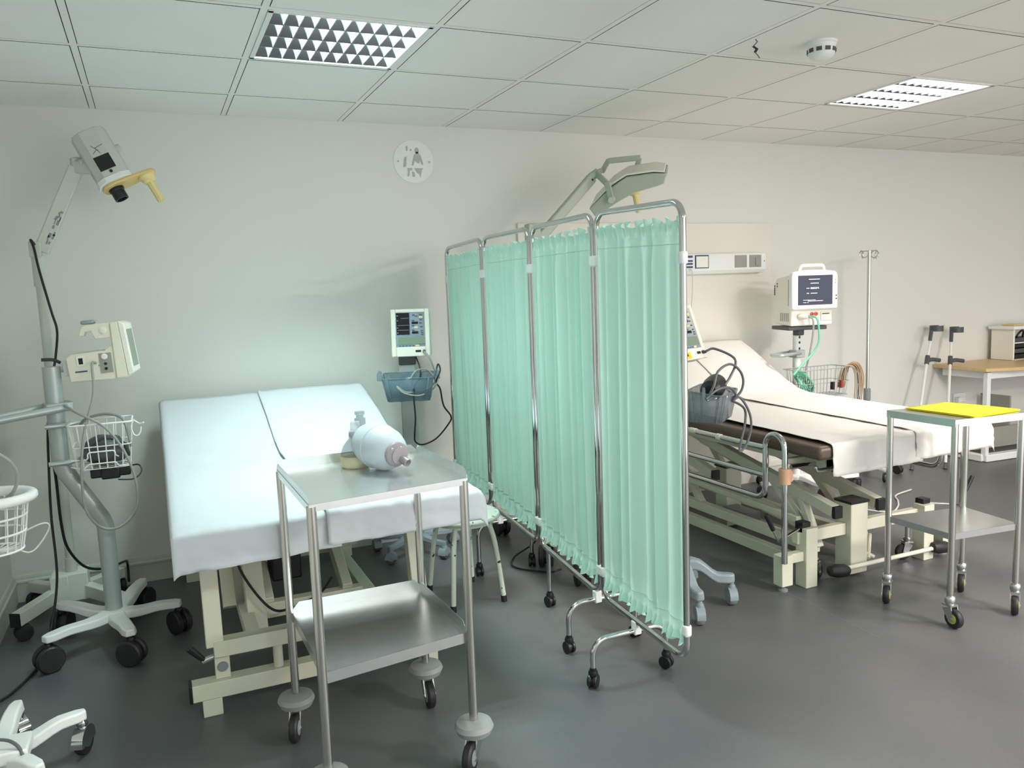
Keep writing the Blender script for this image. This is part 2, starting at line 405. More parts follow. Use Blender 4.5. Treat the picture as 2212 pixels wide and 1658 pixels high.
t = thing('round_glass_sticker', 'faint round white glass sticker with grey figures, placed on back wall', 'sign', (1.61, -.004, 2.18))  # taken as a sticker on glass, set on the wall instead
MB().lathe([(.119, 0), (.119, .003), (.116, .004), (0, .004)], (1.61, -.001, 2.182), (0, -1, 0), 48).build('disc', M['signw'], t)
fg = MB(); ox, oz, u = 1.61, 2.182, .1
def blob(pts): fg.prism([(ox + a * u, oz + c * u) for a, c in pts], .001, 'xz', (0, -.0062, 0))
def circ(cx, cz, rx, rz, n=14): blob([(cx + rx * math.cos(2 * PI * k / n), cz + rz * math.sin(2 * PI * k / n)) for k in range(n)])
circ(.2, .62, .13, .17); blob([(.02, .38), (.14, .46), (.14, .55), (.28, .55), (.3, .46), (.42, .36), (.56, -.12), (.48, -.18), (.36, .08), (.3, -.1), (.12, -.02), (.08, .08), (-.04, -.22), (-.14, -.2)])
circ(-.38, .72, .06, .15); circ(-.16, .64, .06, .06)
blob([(-.55, .22), (-.42, .28), (-.46, -.28), (-.58, -.34), (-.64, -.28)]); blob([(-.4, -.36), (-.1, -.36), (-.12, -.5), (-.24, -.48), (-.3, -.8), (-.42, -.84), (-.38, -.6)])
blob([(0, -.36), (.56, -.36), (.46, -.46), (.4, -.72), (.36, -.9), (.3, -.7), (.16, -.62)]); blob([(-.14, -.52), (.02, -.6), (.04, -.84), (-.12, -.84)])
for sg in (-1, 1):
    st = [(sg * .92 + (.085 if k % 2 == 0 else .04) * math.sin(PI * k / 5), (.085 if k % 2 == 0 else .04) * math.cos(PI * k / 5)) for k in range(10)]
    blob(st)
fg.build('figures', M['figure'], t)

t = thing('bedhead_board', 'large pale board fixed to wall behind the right bed', 'wall panel', (3.2, -.01, .2))
MB().bb((2.24, -.018, .14), (4.2, -.0005, 1.837)).build('panel', M['board'], t, bevel=.002)
t = thing('bedhead_trunking', 'white service trunking with navy socket plates on bedhead board', 'wall trunking', (3.2, -.06, 1.5))
MB().prism([(-.0185, 1.497), (-.07, 1.497), (-.088, 1.52), (-.088, 1.62), (-.08, 1.632), (-.0185, 1.632)], 1.85, 'yz', (2.24, 0, 0)).build('channel', M['white'], t, bevel=.003)
for x in (3.42,):
    k = MB().bb((x - .05, -.091, 1.537), (x + .055, -.0885, 1.622)).build('socket', [M['white']], t)
    d = MB(); d.bb((x - .045, -.0925, 1.606), (x + .05, -.091, 1.62))
    for z in (1.585, 1.566, 1.545): d.bb((x - .005, -.0925, z - .006), (x + .05, -.091, z + .006))
    d.build('switch', M['navy'], k, label='navy blue switch bars')
k = MB(); x = 3.545
k.bb((x - .055, -.092, 1.535), (x + .055, -.0885, 1.622)); k = k.build('plate', M['navy'], t, label='navy framed blank plate')
MB().bb((x - .047, -.0935, 1.541), (x + .049, -.092, 1.614)).build('insert', M['ivory'], k)
for x in (3.87, 3.995):
    k = MB().bb((x - .052, -.0895, 1.534), (x + .052, -.0883, 1.617)).build('recess', M['recess'], t)
    if x > 3.9: MB().bb((x + .0, -.096, 1.545), (x + .036, -.0895, 1.60)).build('outlet', M['recess'], k, bevel=.003)
MB().cyl((4.075, -.089, 1.575), (4.075, -.0875, 1.575), .004).build('screw', M['black'], t)
o = MB().tube(catmull([(3.44, -.093, 1.53), (3.455, -.105, 1.515), (3.46, -.1, 1.4), (3.452, -.085, 1.2), (3.42, -.07, .9), (3.4, -.05, .5)]), .004, 8).build('power_cord', M['cablew'])
tag(o, 'thin white cord hanging from the navy socket on trunking', 'cord')
t = thing('wall_socket', 'white double wall socket under the desk', 'socket', (6.19, 0, .39))
MB().bb((6.12, -.012, .385), (6.265, -.0005, .465)).build('plate', M['white'], t, bevel=.003)
MB().bb((6.135, -.05, .392), (6.18, -.0125, .435)).build('plug', M['white'], t, bevel=.004)

# ------------------------------------------------------------------ beds
def sheet(name, label, prof, xa, xb, m, seed, dl, dr, hem, group):
    """prof: list of (y, z) from head to the front fold; hangs down over the front to hem"""
    P = []
    for k in range(len(prof) - 1):
        (ya, za), (yb, zb) = prof[k], prof[k + 1]; n = max(2, int(math.hypot(yb - ya, zb - za) / .03))
        P += [V((0, ya + (yb - ya) * q / n, za + (zb - za) * q / n)) for q in range(n)]
    yf, zf = prof[-1]; r = .022; P.append(V((0, yf, zf)))
    for q in range(1, 6):
        a = PI / 2 * q / 5; P.append(V((0, yf - r * math.sin(a), zf - r + r * math.cos(a))))
    nh = 8
    nu = 44
    def f(u, v):
        k = v * (len(P) + nh - 1); i = int(k + 1e-6)
        x = xa + (xb - xa) * u; base = len(P) - 1
        if i <= base:
            p = P[min(i, base)].copy(); y, z = p.y, p.z
            d = noise.noise(V((x * 3 + seed, y * 3, z * 2)))
            z += .003 * d + .0025 * noise.noise(V((x * 11, y * 9, seed)))
            near = max(0, 1 - abs(y - yf) / .12)
            z += near * .009 * noise.noise(V((x * 26 + seed, y * 14, 3)))
        else:
            q = (i - base) / nh; h = hem[0] + (hem[1] - hem[0]) * u
            z0 = zf - r; z = z0 + (h - z0) * q + .004 * q * noise.noise(V((x * 9, seed, 1)))
            y = yf - r - .006 * q + .013 * q * noise.noise(V((x * 7 + seed, q * 2, 5))) + .005 * noise.noise(V((x * 25, q * 6, seed)))
        # side overhang
        if dl and u < .0001 + 1.5 / nu: z -= dl * (1.5 / nu - u) * nu / 1.5
        if not dl and u < 1.2 / nu: z += .004
        if dr and u > 1 - 1.5 / nu: z -= dr * (u - 1 + 1.5 / nu) * nu / 1.5
        return (x, y, z)
    mb = MB().grid(f, nu, len(P) + nh - 1)
    o = mb.build(name, m, smooth=60)
    sol = o.modifiers.new('thick', 'SOLIDIFY'); sol.thickness = .0012; sol.offset = 1
    return tag(o, label, 'bed sheet', group)

def pad(name, a, c, th, x0, x1, m, parent, bev=.018):
    (ya, za), (yc, zc) = a, c; d = V((yc - ya, zc - za)).normalized(); n = V((d.y, -d.x))
    if n.y > 0: n = -n
    p = [(ya, za), (yc, zc), (yc + n.x * th, zc + n.y * th), (ya + n.x * th, za + n.y * th)]
    return MB().prism(p, x1 - x0, 'yz', (x0, 0, 0)).build(name, m, parent, bevel=bev, seg=3)

# left bed
B = thing('examination_bed', 'cream framed adjustable bed under white sheets, left of the green screen', 'bed', (.68, -.9, 0))
pad('mattress', (-.8, .733), (-1.855, .722), .06, .19, 1.20, M['mattress'], B)
pad('backrest', (-.14, .938), (-.79, .733), .06, .19, 1.20, M['mattress'], B)
c = MB()
c.bb((.27, -1.78, .6), (.31, -.7, .655)).bb((1.07, -1.78, .6), (1.11, -.7, .655))
for y in (-1.76, -1.2, -.72): c.bb((.27, y - .02, .6), (1.11, y + .02, .64))
c.build('upper_frame', M['cream'], B, bevel=.003)
c = MB().beam((.3, -.76, .64), (.3, -.18, .85), .035, .04).beam((1.08, -.76, .64), (1.08, -.18, .85), .035, .04).beam((.3, -.24, .83), (1.08, -.24, .83), .035, .035)
c.build('backrest_frame', M['cream'], B, bevel=.003)
c = MB()   # base: foot beams, long rails, end frames
for y in (-1.6, -.12):
    c.bb((.2, y - .03, .062), (1.13, y + .03, .122))
    c.bb((.235, y - .028, 0.0), (.3, y + .028, .062)); c.bb((1.03, y - .028, 0.0), (1.095, y + .028, .062))
c.bb((.285, -1.625, .205), (1.045, -1.57, .262))
c.bb((.285, -.15, .205), (1.045, -.095, .262))
c.bb((.285, -1.61, .122), (.335, -1.57, .205)); c.bb((.995, -1.61, .122), (1.045, -1.57, .205))
c.bb((.285, -.14, .122), (.335, -.1, .205)); c.bb((.995, -.14, .122), (1.045, -.1, .205))
c.bb((.4, -1.57, .2), (.45, -.15, .25)); c.bb((.88, -1.57, .2), (.93, -.15, .25))
c.build('base', M['cream'], B, bevel=.003)
for x in (.29, 1.04):
    for y, y2 in ((-1.6, -1.52), (-.12, -.2)):
        MB().beam((x, y, .24), (x, y2, .605), .058, .05, up=(0, 1, 0)).build('upright', M['cream'], B, bevel=.003)
for x in (.51, .82):
    c = MB().beam((x, -1.32, .25), (x, -.62, .6), .04, .065).beam((x + .045, -1.28, .6), (x + .045, -.62, .25), .04, .065)
    c.cyl((x - .02, -.96, .43), (x + .07, -.96, .43), .018); c.build('scissor_arm', M['cream'], B, bevel=.003)
for a, d in (((.45, -1.34, .2), (.88, -1.29, .26)), ((.45, -.64, .2), (.88, -.59, .26)), ((.36, -1.42, .57), (1.0, -1.37, .61))): MB().bb(a, d).build('cross_member', M['cream'], B, bevel=.003)
MB().beam((.37, -1.25, .24), (.37, -1.05, .59), .05, .05).build('strut', M['cream'], B, bevel=.003)
MB().beam((.46, -1.35, .17), (.46, -1.2, .59), .07, .09, up=(0, 1, 0)).build('strut', M['cream'], B, bevel=.003)
c = MB().bb((.54, -1.22, .3), (.66, -1.08, .53)).cyl((.6, -1.02, .33), (.6, -.7, .45), .028)
c.build('actuator', M['black'], B, bevel=.008)
for x, y in ((.2, -1.6), (1.13, -1.6)): MB().box((x, y, .092), (.012, .064, .064)).build('end_cap', M['black'], B, bevel=.003)
MB().lathe([(.004, -.034), (.016, -.034), (.019, -.028), (.01, -.026)], (.31, -1.582, .165), (0, 1, 0), 16).build('knob', M['greypl'], B)
c = MB().cyl((.245, -1.59, .19), (.285, -1.59, .2), .01).use(1).tube([(.25, -1.59, .195), (.205, -1.6, .25)], .01, 10, r2=.013)
c.build('brake_lever', [M['alu'], M['black']], B)
MB().cyl((.5, -1.6, .12), (.5, -1.6, .205), .017).build('stop_post', M['cream'], B)
MB().tube(catmull([(.4, -1.3, .56), (.41, -1.34, .42), (.5, -1.4, .27), (.58, -1.42, .255), (.7, -1.36, .27), (.78, -1.2, .27)]), .005, 8).build('cable', M['cable'], B)
PL = [(-.12, .952), (-.45, .856), (-.68, .775), (-.84, .743), (-1.845, .729)]
G = 'white paper sheets on the left bed'
sheet('bed_sheet', 'white sheet covering left half of the left bed', PL,   .178, .70, M['sheet'], 3., .014, 0, (.598, .612), G)
PL2 = [(y, z + .009) for y, z in PL[:-1]] + [(-1.856, .738)]
sheet('bed_sheet', 'white sheet covering right half of the left bed, behind front trolley', PL2, .655, 1.222, M['sheet'], 9., 0, .03, (.622, .628), G)

# right bed
B = thing('hospital_bed', 'cream framed hospital bed with brown mattress and chrome side rails', 'bed', (3.3, -1.0, 0))
pad('mattress', (-.66, .726), (-1.905, .712), .062, 2.775, 3.83, M['brown'], B, .02)
pad('backrest', (-.1, 1.02), (-.65, .727), .062, 2.8, 3.81, M['brown'], B, .02)
c = MB()
for x in (2.9, 3.68): c.bb((x, -1.82, .585), (x + .045, -.55, .648))
for y in (-1.8, -1.2, -.6): c.bb((2.9, y - .02, .59), (3.725, y + .02, .63))
c.bb((2.79, -1.7, .6), (2.9, -1.67, .625)); c.build('upper_frame', M['cream'], B, bevel=.003)
MB().beam((3.0, -.62, .64), (3.0, -.15, .92), .035, .04).beam((3.65, -.62, .64), (3.65, -.15, .92), .035, .04).beam((3.0, -.2, .9), (3.65, -.2, .9), .03, .03).build('backrest_frame', M['cream'], B, bevel=.003)
c = MB().tube(fillet([(2.8, -1.86, .62), (2.8, -1.86, .6), (3.2, -1.885, .6)], .02), .009)
c.tube([(2.76, -1.75, .6), (3.2, -1.76, .6)], .011); c.build('end_rail', M['chrome'], B)
COLS = [(-1.72, -1.62), (-.80, -.70)]
for (ya, yb) in COLS:
    MB().bb((3.165, ya, .012), (3.275, yb, .365)).build('column', M['cream'], B, bevel=.004)
    MB().bb((3.16, ya - .004, .36), (3.28, yb + .004, .372)).build('column_cap', M['black'], B)
c = MB()
for x in (3.06, 3.34):
    c.beam((x, -1.72, .345), (x, -.72, .545), .045, .055)          # lifting arm, foot end column
    c.beam((x, -.82, .345), (x, -.1, .52), .045, .055)
    c.beam((x, -1.62, .14), (x, -1.3, .42), .04, .035).beam((x, -1.62, .14), (x, -1.5, .38), .04, .035)
    c.beam((x, -.72, .14), (x, -.45, .42), .04, .035)
c.build('lifting_arm', M['cream'], B, bevel=.003)
for x in (3.06, 3.34):
    for y, z in ((-1.735, .342), (-.835, .342)): MB().box((x, y, z), (.049, .02, .058)).build('end_cap', M['black'], B, bevel=.002)
c = MB().bb((3.02, -1.62, .115), (3.07, -.2, .165)).bb((3.34, -1.62, .115), (3.39, -.2, .165)).bb((2.98, -1.5, .03), (3.03, -.5, .085)).bb((3.4, -1.5, .03), (3.45, -.5, .085))
c.bb((2.86, -1.69, .205), (3.165, -1.65, .262)).bb((3.275, -1.69, .205), (3.74, -1.65, .262)).bb((2.9, -.3, .1), (3.7, -.25, .16))
c.beam((3.0, -1.55, .27), (3.0, -.4, .3), .03, .03); c.build('base_frame', M['cream'], B, bevel=.003)
MB().cyl((3.12, -1.5, .2), (3.13, -1.1, .24), .034).use(1).cyl((3.13, -1.1, .24), (3.14, -.8, .27), .018).build('hydraulic_cylinder', [M['cream2'], M['alu']], B)
c = MB().bb((3.1, -1.05, .1), (3.2, -.85, .16)); c.build('pump', M['greypl'], B, bevel=.006)
for sg in (-1, 1):
    f = lambda x: x if sg < 0 else 6.6 - x
    c = MB()
    for a, d in (((2.735, -1.725, .03), (2.8, -1.665, .175)), ((2.875, -1.73, .0), (2.945, -1.66, .285)), ((2.8, -1.715, .13), (2.875, -1.675, .175))):
        c.bb((f(a[0]), a[1], a[2]), (f(d[0]), d[1], d[2]))
    c.build('foot', M['cream'], B, bevel=.003)
    c = MB().lathe([(.022, 0), (.022, .008), (.008, .016), (.008, .035)], (f(2.767), -1.695, 0)); c.build('levelling_foot', M['greypl'], B)
    caster(B, f(3.01), -1.66, .04, .025, .2, 20 if sg < 0 else 160, 'fork', M['rubber'], M['alu'])
    c = MB()
    xx = f(2.765); xi = xx - sg * .012 if False else xx
    # outer post, hook over the top, inner post, lowest bar
    c.tube(fillet([(xx - .05 * (sg < 0) + .05 * (sg > 0), -1.76, .16), (xx - .05 * (1 if sg < 0 else -1), -1.76, .745), (xx - .05 * (1 if sg < 0 else -1), -1.635, .745), (xx - .05 * (1 if sg < 0 else -1), -1.635, .435), (xx - .05 * (1 if sg < 0 else -1), -.35, .435)], .062, 8), .0135, 12)
    xr = xx - .05 * (1 if sg < 0 else -1)
    c.tube([(xr, -1.635, .675), (xr, -.33, .675)], .0135, 12); c.tube([(xr, -1.635, .545), (xr, -.35, .545)], .0125, 12)
    c.tube(fillet([(xr, -.35, .435), (xr, -.33, .435), (xr, -.33, .675)], .05), .0135, 12); c.tube([(xr, -.33, .675), (xr, -.33, .2)], .013, 12)
    r = c.build('side_rail', M['chrome'], B)
    if sg < 0:
        w = MB()
        for y in (-1.32, -1.12): w.cyl((xr, y, .675), (xr, y + (.05 if y > -1.2 else .03), .675), .0155)
        w.build('tape', M['cream2'], r, label='cream tape wound on the chrome rail')
    MB().cyl((xr, -1.76, .53), (xr, -1.76, .60), .027).bb((xr, -1.775, .54), (xr + .035 * (-sg), -1.735, .59)).build('clamp', M['peach'], B, bevel=.002, label='peach plastic clamp')
    MB().cyl((xr - sg * .035, -1.745, .565), (xr - sg * .06, -1.7, .57), .011).build('clamp_knob', M['black'], B)
    l = MB().cyl((xr - sg * .0, -1.735, .262), (f(2.9), -1.68, .285), .008).cyl((xr + sg * .01, -1.735, .255), (xr + sg * .055, -1.74, .33), .005)
    l.build('brake_lever', M['chrome'], B)
    MB().tube([(xr + sg * .048, -1.74, .32), (xr + sg * .095, -1.745, .4)], .0105, 10).build('lever_grip', M['black'], B)
    MB().box((f(2.9), -1.68, .285), (.05, .05, .05)).build('foot_cap', M['black'], B, bevel=.003)
    MB().tube([(f(3.4), -1.62, .15), (f(3.28), -1.72, .075)], .01, 8).build('pedal_link', M['cream'], B)
MB().cyl((3.09, -1.745, .062), (3.72, -1.745, .062), .0105).build('pedal_bar', M['cream2'], B)
for x in (3.06, 3.75):
    MB().lathe([(.004, -.06), (.024, -.052), (.032, -.02), (.03, .03), (.02, .052), (.004, .058)], (x, -1.75, .062), (1, -.12, -.1), 18).build('pedal', M['rubber'], B)
PR = [(-.085, 1.043), (-.3, .935), (-.52, .81), (-.64, .757), (-.74, .74), (-1.89, .723)]
G = 'white paper sheets on the right bed'
sheet('bed_sheet', 'white sheet along brown mattress edge of the right bed', PR, 2.845, 3.40, M['sheetw'], 14., 0, 0, (.575, .582), G)
PR2 = [(y, z + .005) for y, z in PR[:-1]] + [(-1.896, .728)]
sheet('bed_sheet', 'white sheet on far half of right bed behind steel trolley', PR2, 3.35, 3.885, M['sheetw'], 21., 0, .03, (.592, .60), G)

# ------------------------------------------------------------------ steel trolleys
def lip(mb, p0, p1, z0, z1, th=.0015, ch=.02):
    """an upstand along an edge with chamfered ends"""
    p0, p1 = V((*p0, 0)), V((*p1, 0)); d = (p1 - p0).normalized(); s = V((-d.y, d.x, 0)) * th
    pts = [(p0, z0), (p1, z0), (p1, z0 + (z1 - z0) * .35), (p1 - d * ch, z1), (p0 + d * ch, z1), (p0, z0 + (z1 - z0) * .35)]
    vs = [p + V((0, 0, z)) for p, z in pts] + [p + s + V((0, 0, z)) for p, z in pts]; n = 6
    mb._add(vs, [tuple(range(n - 1, -1, -1)), tuple(range(n, 2 * n))] + [(i, (i + 1) % n, n + (i + 1) % n, n + i) for i in range(n)])

T = thing('instrument_trolley', 'stainless steel trolley with grey buffers, standing before the left bed', 'trolley', (.77, -2.05, 0))
BL, FL, FR, BR = (.516, -1.882), (.526, -2.372), (.98, -2.312), (.967, -1.878)
def tray(parent, z, corners, ins, name, lipf, rim):
    bl, fl, fr_, br_ = [V((*p, 0)) for p in corners]; cen = (bl + fl + fr_ + br_) / 4
    q = [p + (cen - p).normalized() * ins for p in (bl, fl, fr_, br_)]
    mb = MB(); vs = [p + V((0, 0, z)) for p in q] + [p + V((0, 0, z - .0018)) for p in q]
    mb._add(vs, [(0, 1, 2, 3), (7, 6, 5, 4), (0, 4, 5, 1), (1, 5, 6, 2), (2, 6, 7, 3), (3, 7, 4, 0)])
    for i in range(4):   # turned down rim
        a, d = q[i], q[(i + 1) % 4]; mb.beam(a + V((0, 0, z - rim / 2)), d + V((0, 0, z - rim / 2)), .003, rim)
    for i, h in lipf:
        a, d = q[i], q[(i + 1) % 4]; lip(mb, a.xy, d.xy, z, z + h)
    return mb.build(name, M['steel'], parent, smooth=20)
tray(T, .897, (BL, FL, FR, BR), -.012, 'top_tray', ((0, .022), (2, .03), (3, .03)), .02)
tray(T, .42, (BL, FL, FR, BR), .012, 'shelf', ((3, .035), (2, .03)), .032)
for (x, y), hd, cx, cy in ((BL, 70, 0, 0), (FL, 100, 0, 0), (FR, 50, 0, 0), (BR, 85, 0, 0)):
    MB().cyl((x, y, .1), (x, y, .89), .0135, 18).build('leg', M['steeltube'], T)
    R = .05
    MB().lathe([(.012, -.022), (.036, -.024), (.052, -.018), (.06, 0), (.054, .014), (.042, .018), (.036, .021), (.014, .022)], (x, y, .122), n=32).build('bumper', M['bumper'], T)
    caster(T, x + .045 * math.cos(math.radians(hd + 180)), y + (.045) * math.sin(math.radians(hd + 180)), .046, .026, .11, hd + 180, 'fork', M['rubber'], M['alu'], M['greypl'], (x, y))

T = thing('steel_trolley', 'small steel trolley with yellow folder, right of the right bed', 'trolley', (3.25, -2.2, 0))
BL, FL, FR, BR = (3.075, -2.01), (3.08, -2.315), (3.432, -2.352), (3.47, -2.075)
tray(T, .862, (BL, FL, FR, BR), -.014, 'top_tray', (), .03)
tray(T, .39, (BL, FL, FR, BR), 0, 'shelf', (), .026)
for (x, y), hd in ((BL, 215), (FL, 265), (FR, 215), (BR, 215)):
    MB().cyl((x, y, .115), (x, y, .845), .0135, 18).build('leg', M['steeltube'], T)
    MB().lathe([(.014, 0), (.021, .004), (.021, .018), (.017, .024), (.0135, .026)], (x, y, .105)).build('ferrule', M['alu'], T)
    caster(T, x + .022 * math.cos(math.radians(hd)), y + .022 * math.sin(math.radians(hd)), .04, .026, .118, hd, 'fork', M['rubber'], M['alu'], M['yelhub'], (x, y))
def fold(dz, pts):
    (ax, ay), (bx, by), (cx, cy), (dx, dy) = pts
    def f(u, v):
        x = (ax * (1 - u) + bx * u) * (1 - v) + (dx * (1 - u) + cx * u) * v; y = (ay * (1 - u) + by * u) * (1 - v) + (dy * (1 - u) + cy * u) * v
        return (x, y, .8645 + dz * (1 + 0 * u) + .010 * dz / .004 * (v * (1 - v) * 2 * (.4 + .6 * u)) * .4)
    return f
Y4 = [(3.135, -2.03), (3.40, -2.02), (3.455, -2.33), (3.155, -2.345)]
t = thing('document_folder', 'bright yellow card folder lying on the steel trolley', 'folder', (3.29, -2.18, .8625))
for nm, dz in (('back_cover', .0), ('front_cover', .004)):
    o = MB().grid(fold(dz, Y4), 12, 12).build(nm, M['yellow'], t, smooth=60)
    q = o.modifiers.new('thick', 'SOLIDIFY'); q.thickness = .0012; q.offset = 1

# bag valve mask on the front trolley
t = thing('bag_valve_mask', 'frosted silicone bag of a resuscitator with clear end valve on trolley', 'resuscitator', (.81, -2.08, .8985))
a0 = V((.773, -1.958, .980)); ax = V((.06, -.2, -.026)).normalized()
prof = [(.018, -.02), (.03, -.01), (.05, .01), (.064, .04), (.071, .075), (.0715, .1), (.069, .103), (.0685, .112), (.066, .14), (.056, .168), (.04, .186), (.033, .192)]
MB().lathe(prof, a0, ax, 40).build('bag', M['silicone'], t)
e = a0 + ax * .19
c = MB().lathe([(.036, -.006), (.038, 0), (.038, .012), (.034, .016), (.026, .02), (.026, .024), (.012, .026)], e, ax, 24)
c2 = c.build('valve', M['mauve'], t, smooth=20)
dn = (ax + V((.18, 0, -.3))).normalized()
MB().lathe([(.013, .012), (.0135, .05), (.0105, .05), (.0105, .02)], e + V((.006, 0, -.006)), dn, 20).build('port', M['mauve'], t)
h = a0 - ax * .02
MB().lathe([(.016, 0), (.02, -.012), (.02, -.03), (.014, -.036), (.014, -.05)], h, ax, 18).build('neck', M['clear'], t)
t = thing('face_mask', 'clear resuscitation mask with smoky dome beside frosted bag', 'mask', (.739, -1.973, .8985))
cx, cy = .739, -1.973
MB().lathe([(.046, .032), (.044, .045), (.036, .066), (.022, .084), (.016, .09), (.016, .108), (.012, .108)], (cx, cy, .8985), n=28, cap=False).build('dome', M['clearsm'], t)
MB().lathe([(.03, .0), (.043, .001), (.048, .012), (.048, .03), (.045, .036), (.04, .03)], (cx, cy, .899), n=28, cap=False).build('cushion', M['cushion'], t)
MB().lathe([(.019, .1), (.021, .106), (.021, .114), (.016, .118), (.015, .142), (.013, .144)], (cx + .006, cy, .8985), n=20).build('elbow', M['clear'], t)
MB().lathe([(.013, .12), (.018, .13), (.018, .148), (.012, .15), (.012, .158), (.016, .16), (.016, .17), (.01, .17)], (cx + .03, cy + .03, .8985), n=20).build('connector', M['clearsm'], t)

# ------------------------------------------------------------------ folding screen
SX = 1.722
PY = [-2.38, -1.83, -1.27, -.71, -.16]; ZB = [.19, .224, .283, .326, .353]; ZT = [1.697, 1.711, 1.704, 1.70, 1.683]
T = thing('folding_screen', 'four panel chrome folding screen with mint green gathered curtains', 'privacy screen', (SX, -1.27, 0))
for i in range(4):
    ya, yb = PY[i] + (.0135 if i else 0), PY[i + 1] - .0135; za, zb, ta, tb_ = ZB[i], ZB[i + 1], ZT[i], ZT[i + 1]
    MB().tube(fillet([(SX, ya, za), (SX, ya, ta), (SX, yb, tb_), (SX, yb, zb)], .055, 8, True), .0115, 14, True).build('frame', M['chrome'], T)
    lam = lambda v: v
    ph = [random.uniform(0, 6.28) for _ in range(6)]; nf = random.uniform(6.5, 8)
    yl, yr = ya + .010, yb - .010
    def cz(y, k): 
        q = (y - ya) / (yb - ya); return (za + (zb - za) * q + .052) * (1 - k) + (ta + (tb_ - ta) * q - .055) * k
    def cur(u, k):
        y = yl + (yr - yl) * u; z = cz(y, k)
        w = u + .02 * math.sin(2 * PI * 2.3 * u + ph[0]) + .012 * k * math.sin(2 * PI * 5 * u + ph[4])
        d = .0125 * math.sin(2 * PI * nf * w + ph[1] + .5 * math.sin(3 * k + ph[2])) + .006 * math.sin(2 * PI * nf * .43 * w + ph[3] + .6 * k) + .0012 * math.sin(2 * PI * nf * 2.6 * w + ph[5])
        d *= min(1, u * 14, (1 - u) * 14)
        H_ = ta - za - .1
        top = (1 - k) * H_; bot = k * H_
        if top < .05:      # frilled heading
            d = d * .5 + (.012 * (.05 - top) / .05) * math.sin(2 * PI * 17 * u + ph[2]); z += .012 * (.05 - top) / .05 * math.sin(2 * PI * 9 * u + ph[3])
        elif top < .1: d *= .55 + .5 * abs(top - .075) / .025 * .6
        if bot < .045:
            d = d * .4 - .004 + (.016 * (.045 - bot) / .045) * math.sin(2 * PI * 16 * u + ph[5]); z += .012 * (.045 - bot) / .045 * math.sin(2 * PI * 11 * u + ph[0])
        elif bot < .095: d *= .6
        return (SX + d - .002, y, z)
    ks = [0, .006, .013, .02, .028, .034, .045, .055, .065] + [.065 + (.87) * q / 24 for q in range(1, 25)] + [.943, .951, .958, .964, .969, .975, .982, .99, 1]
    nk = len(ks) - 1
    c = MB().grid(lambda u, v: cur(u, ks[int(round(v * nk))]), 150, nk).build('curtain', M['mint'], T, smooth=80)
    for kk in (.945, .052):
        s = MB().tube([V(cur(u / 60, kk)) + V((-.0022, 0, 0)) for u in range(1, 60)], .0011, 4)
        s.build('seam', M['mintseam'], c)
for i, y in enumerate(PY):
    for z in (ZT[i] - .175, ZB[i] + .105):
        w = .0135 if i in (0, 4) else .027
        yc = y + (.0 if i == 0 else (-.0135 if i == 4 else 0))
        MB().box((SX, yc, z), (.029, w * 2, .045)).build('hinge_clip', M['white'], T, bevel=.01, seg=3)
def zbar(y):
    for i in range(4):
        if PY[i] <= y <= PY[i + 1]: return ZB[i] + (ZB[i + 1] - ZB[i]) * (y - PY[i]) / (PY[i + 1] - PY[i])
for y, xa, xb, zt in ((-2.07, 1.535, 1.852, .176), (-1.785, 1.589, 1.898, .198), (-.803, 1.599, 1.895, .27)):
    f = MB().tube(fillet([(xa, y, .055), (xa, y, zt), (xb, y, zt), (xb, y, .055)], .065, 8), .0105, 12)
    f = f.build('foot', M['chrome'], T)
    MB().bb((SX - .015, y - .014, zt - .014), (SX + .015, y + .014, zbar(y) + .004)).build('bracket', M['white'], f, bevel=.004)
    for x, hd in ((xa, random.uniform(200, 320)), (xb, random.uniform(60, 160))):
        caster(T, x, y, .025, .026, .075, hd, 'twin', M['black'], M['black'], None, (x, y))
MB().tube([(SX + .012, -1.33, .055), (SX + .012, -1.33, zbar(-1.33))], .0105, 12).build('foot', M['chrome'], T)
caster(T, SX + .012, -1.33, .026, .026, .075, 100, 'twin', M['black'], M['black'], None, (SX + .012, -1.33))

# ------------------------------------------------------------------ stool
T = thing('stool', 'round white painted stool with chipped rim, between left bed and screen', 'stool', (1.44, -.98, 0))
sx, sy, sz = 1.44, -1.05, .405
MB().lathe([(.15, -.012), (.163, -.01), (.166, -.004), (.166, .0), (.161, .008), (.06, .014), (0, .015)], (sx, sy, sz), n=40).build('seat', M['chipped'], T)
MB().lathe([(.11, -.03), (.14, -.03), (.14, -.012), (.11, -.012)], (sx, sy, sz), n=32).build('apron', M['chipped'], T)
for dx, dy in ((.135, -.12), (.095, .19), (-.13, .18), (-.12, -.13)):
    p = [(sx + dx * .62, sy + dy * .62, sz - .02), (sx + dx * .8, sy + dy * .8, .28), (sx + dx, sy + dy, .012)]
    l = MB().tube(catmull(p, 6), .012, 12).build('leg', M['chipped'], T)
    MB().cyl((sx + dx, sy + dy, 0), (sx + dx * .99, sy + dy * .99, .03), .014, 12).build('rubber_foot', M['rubber'], l)

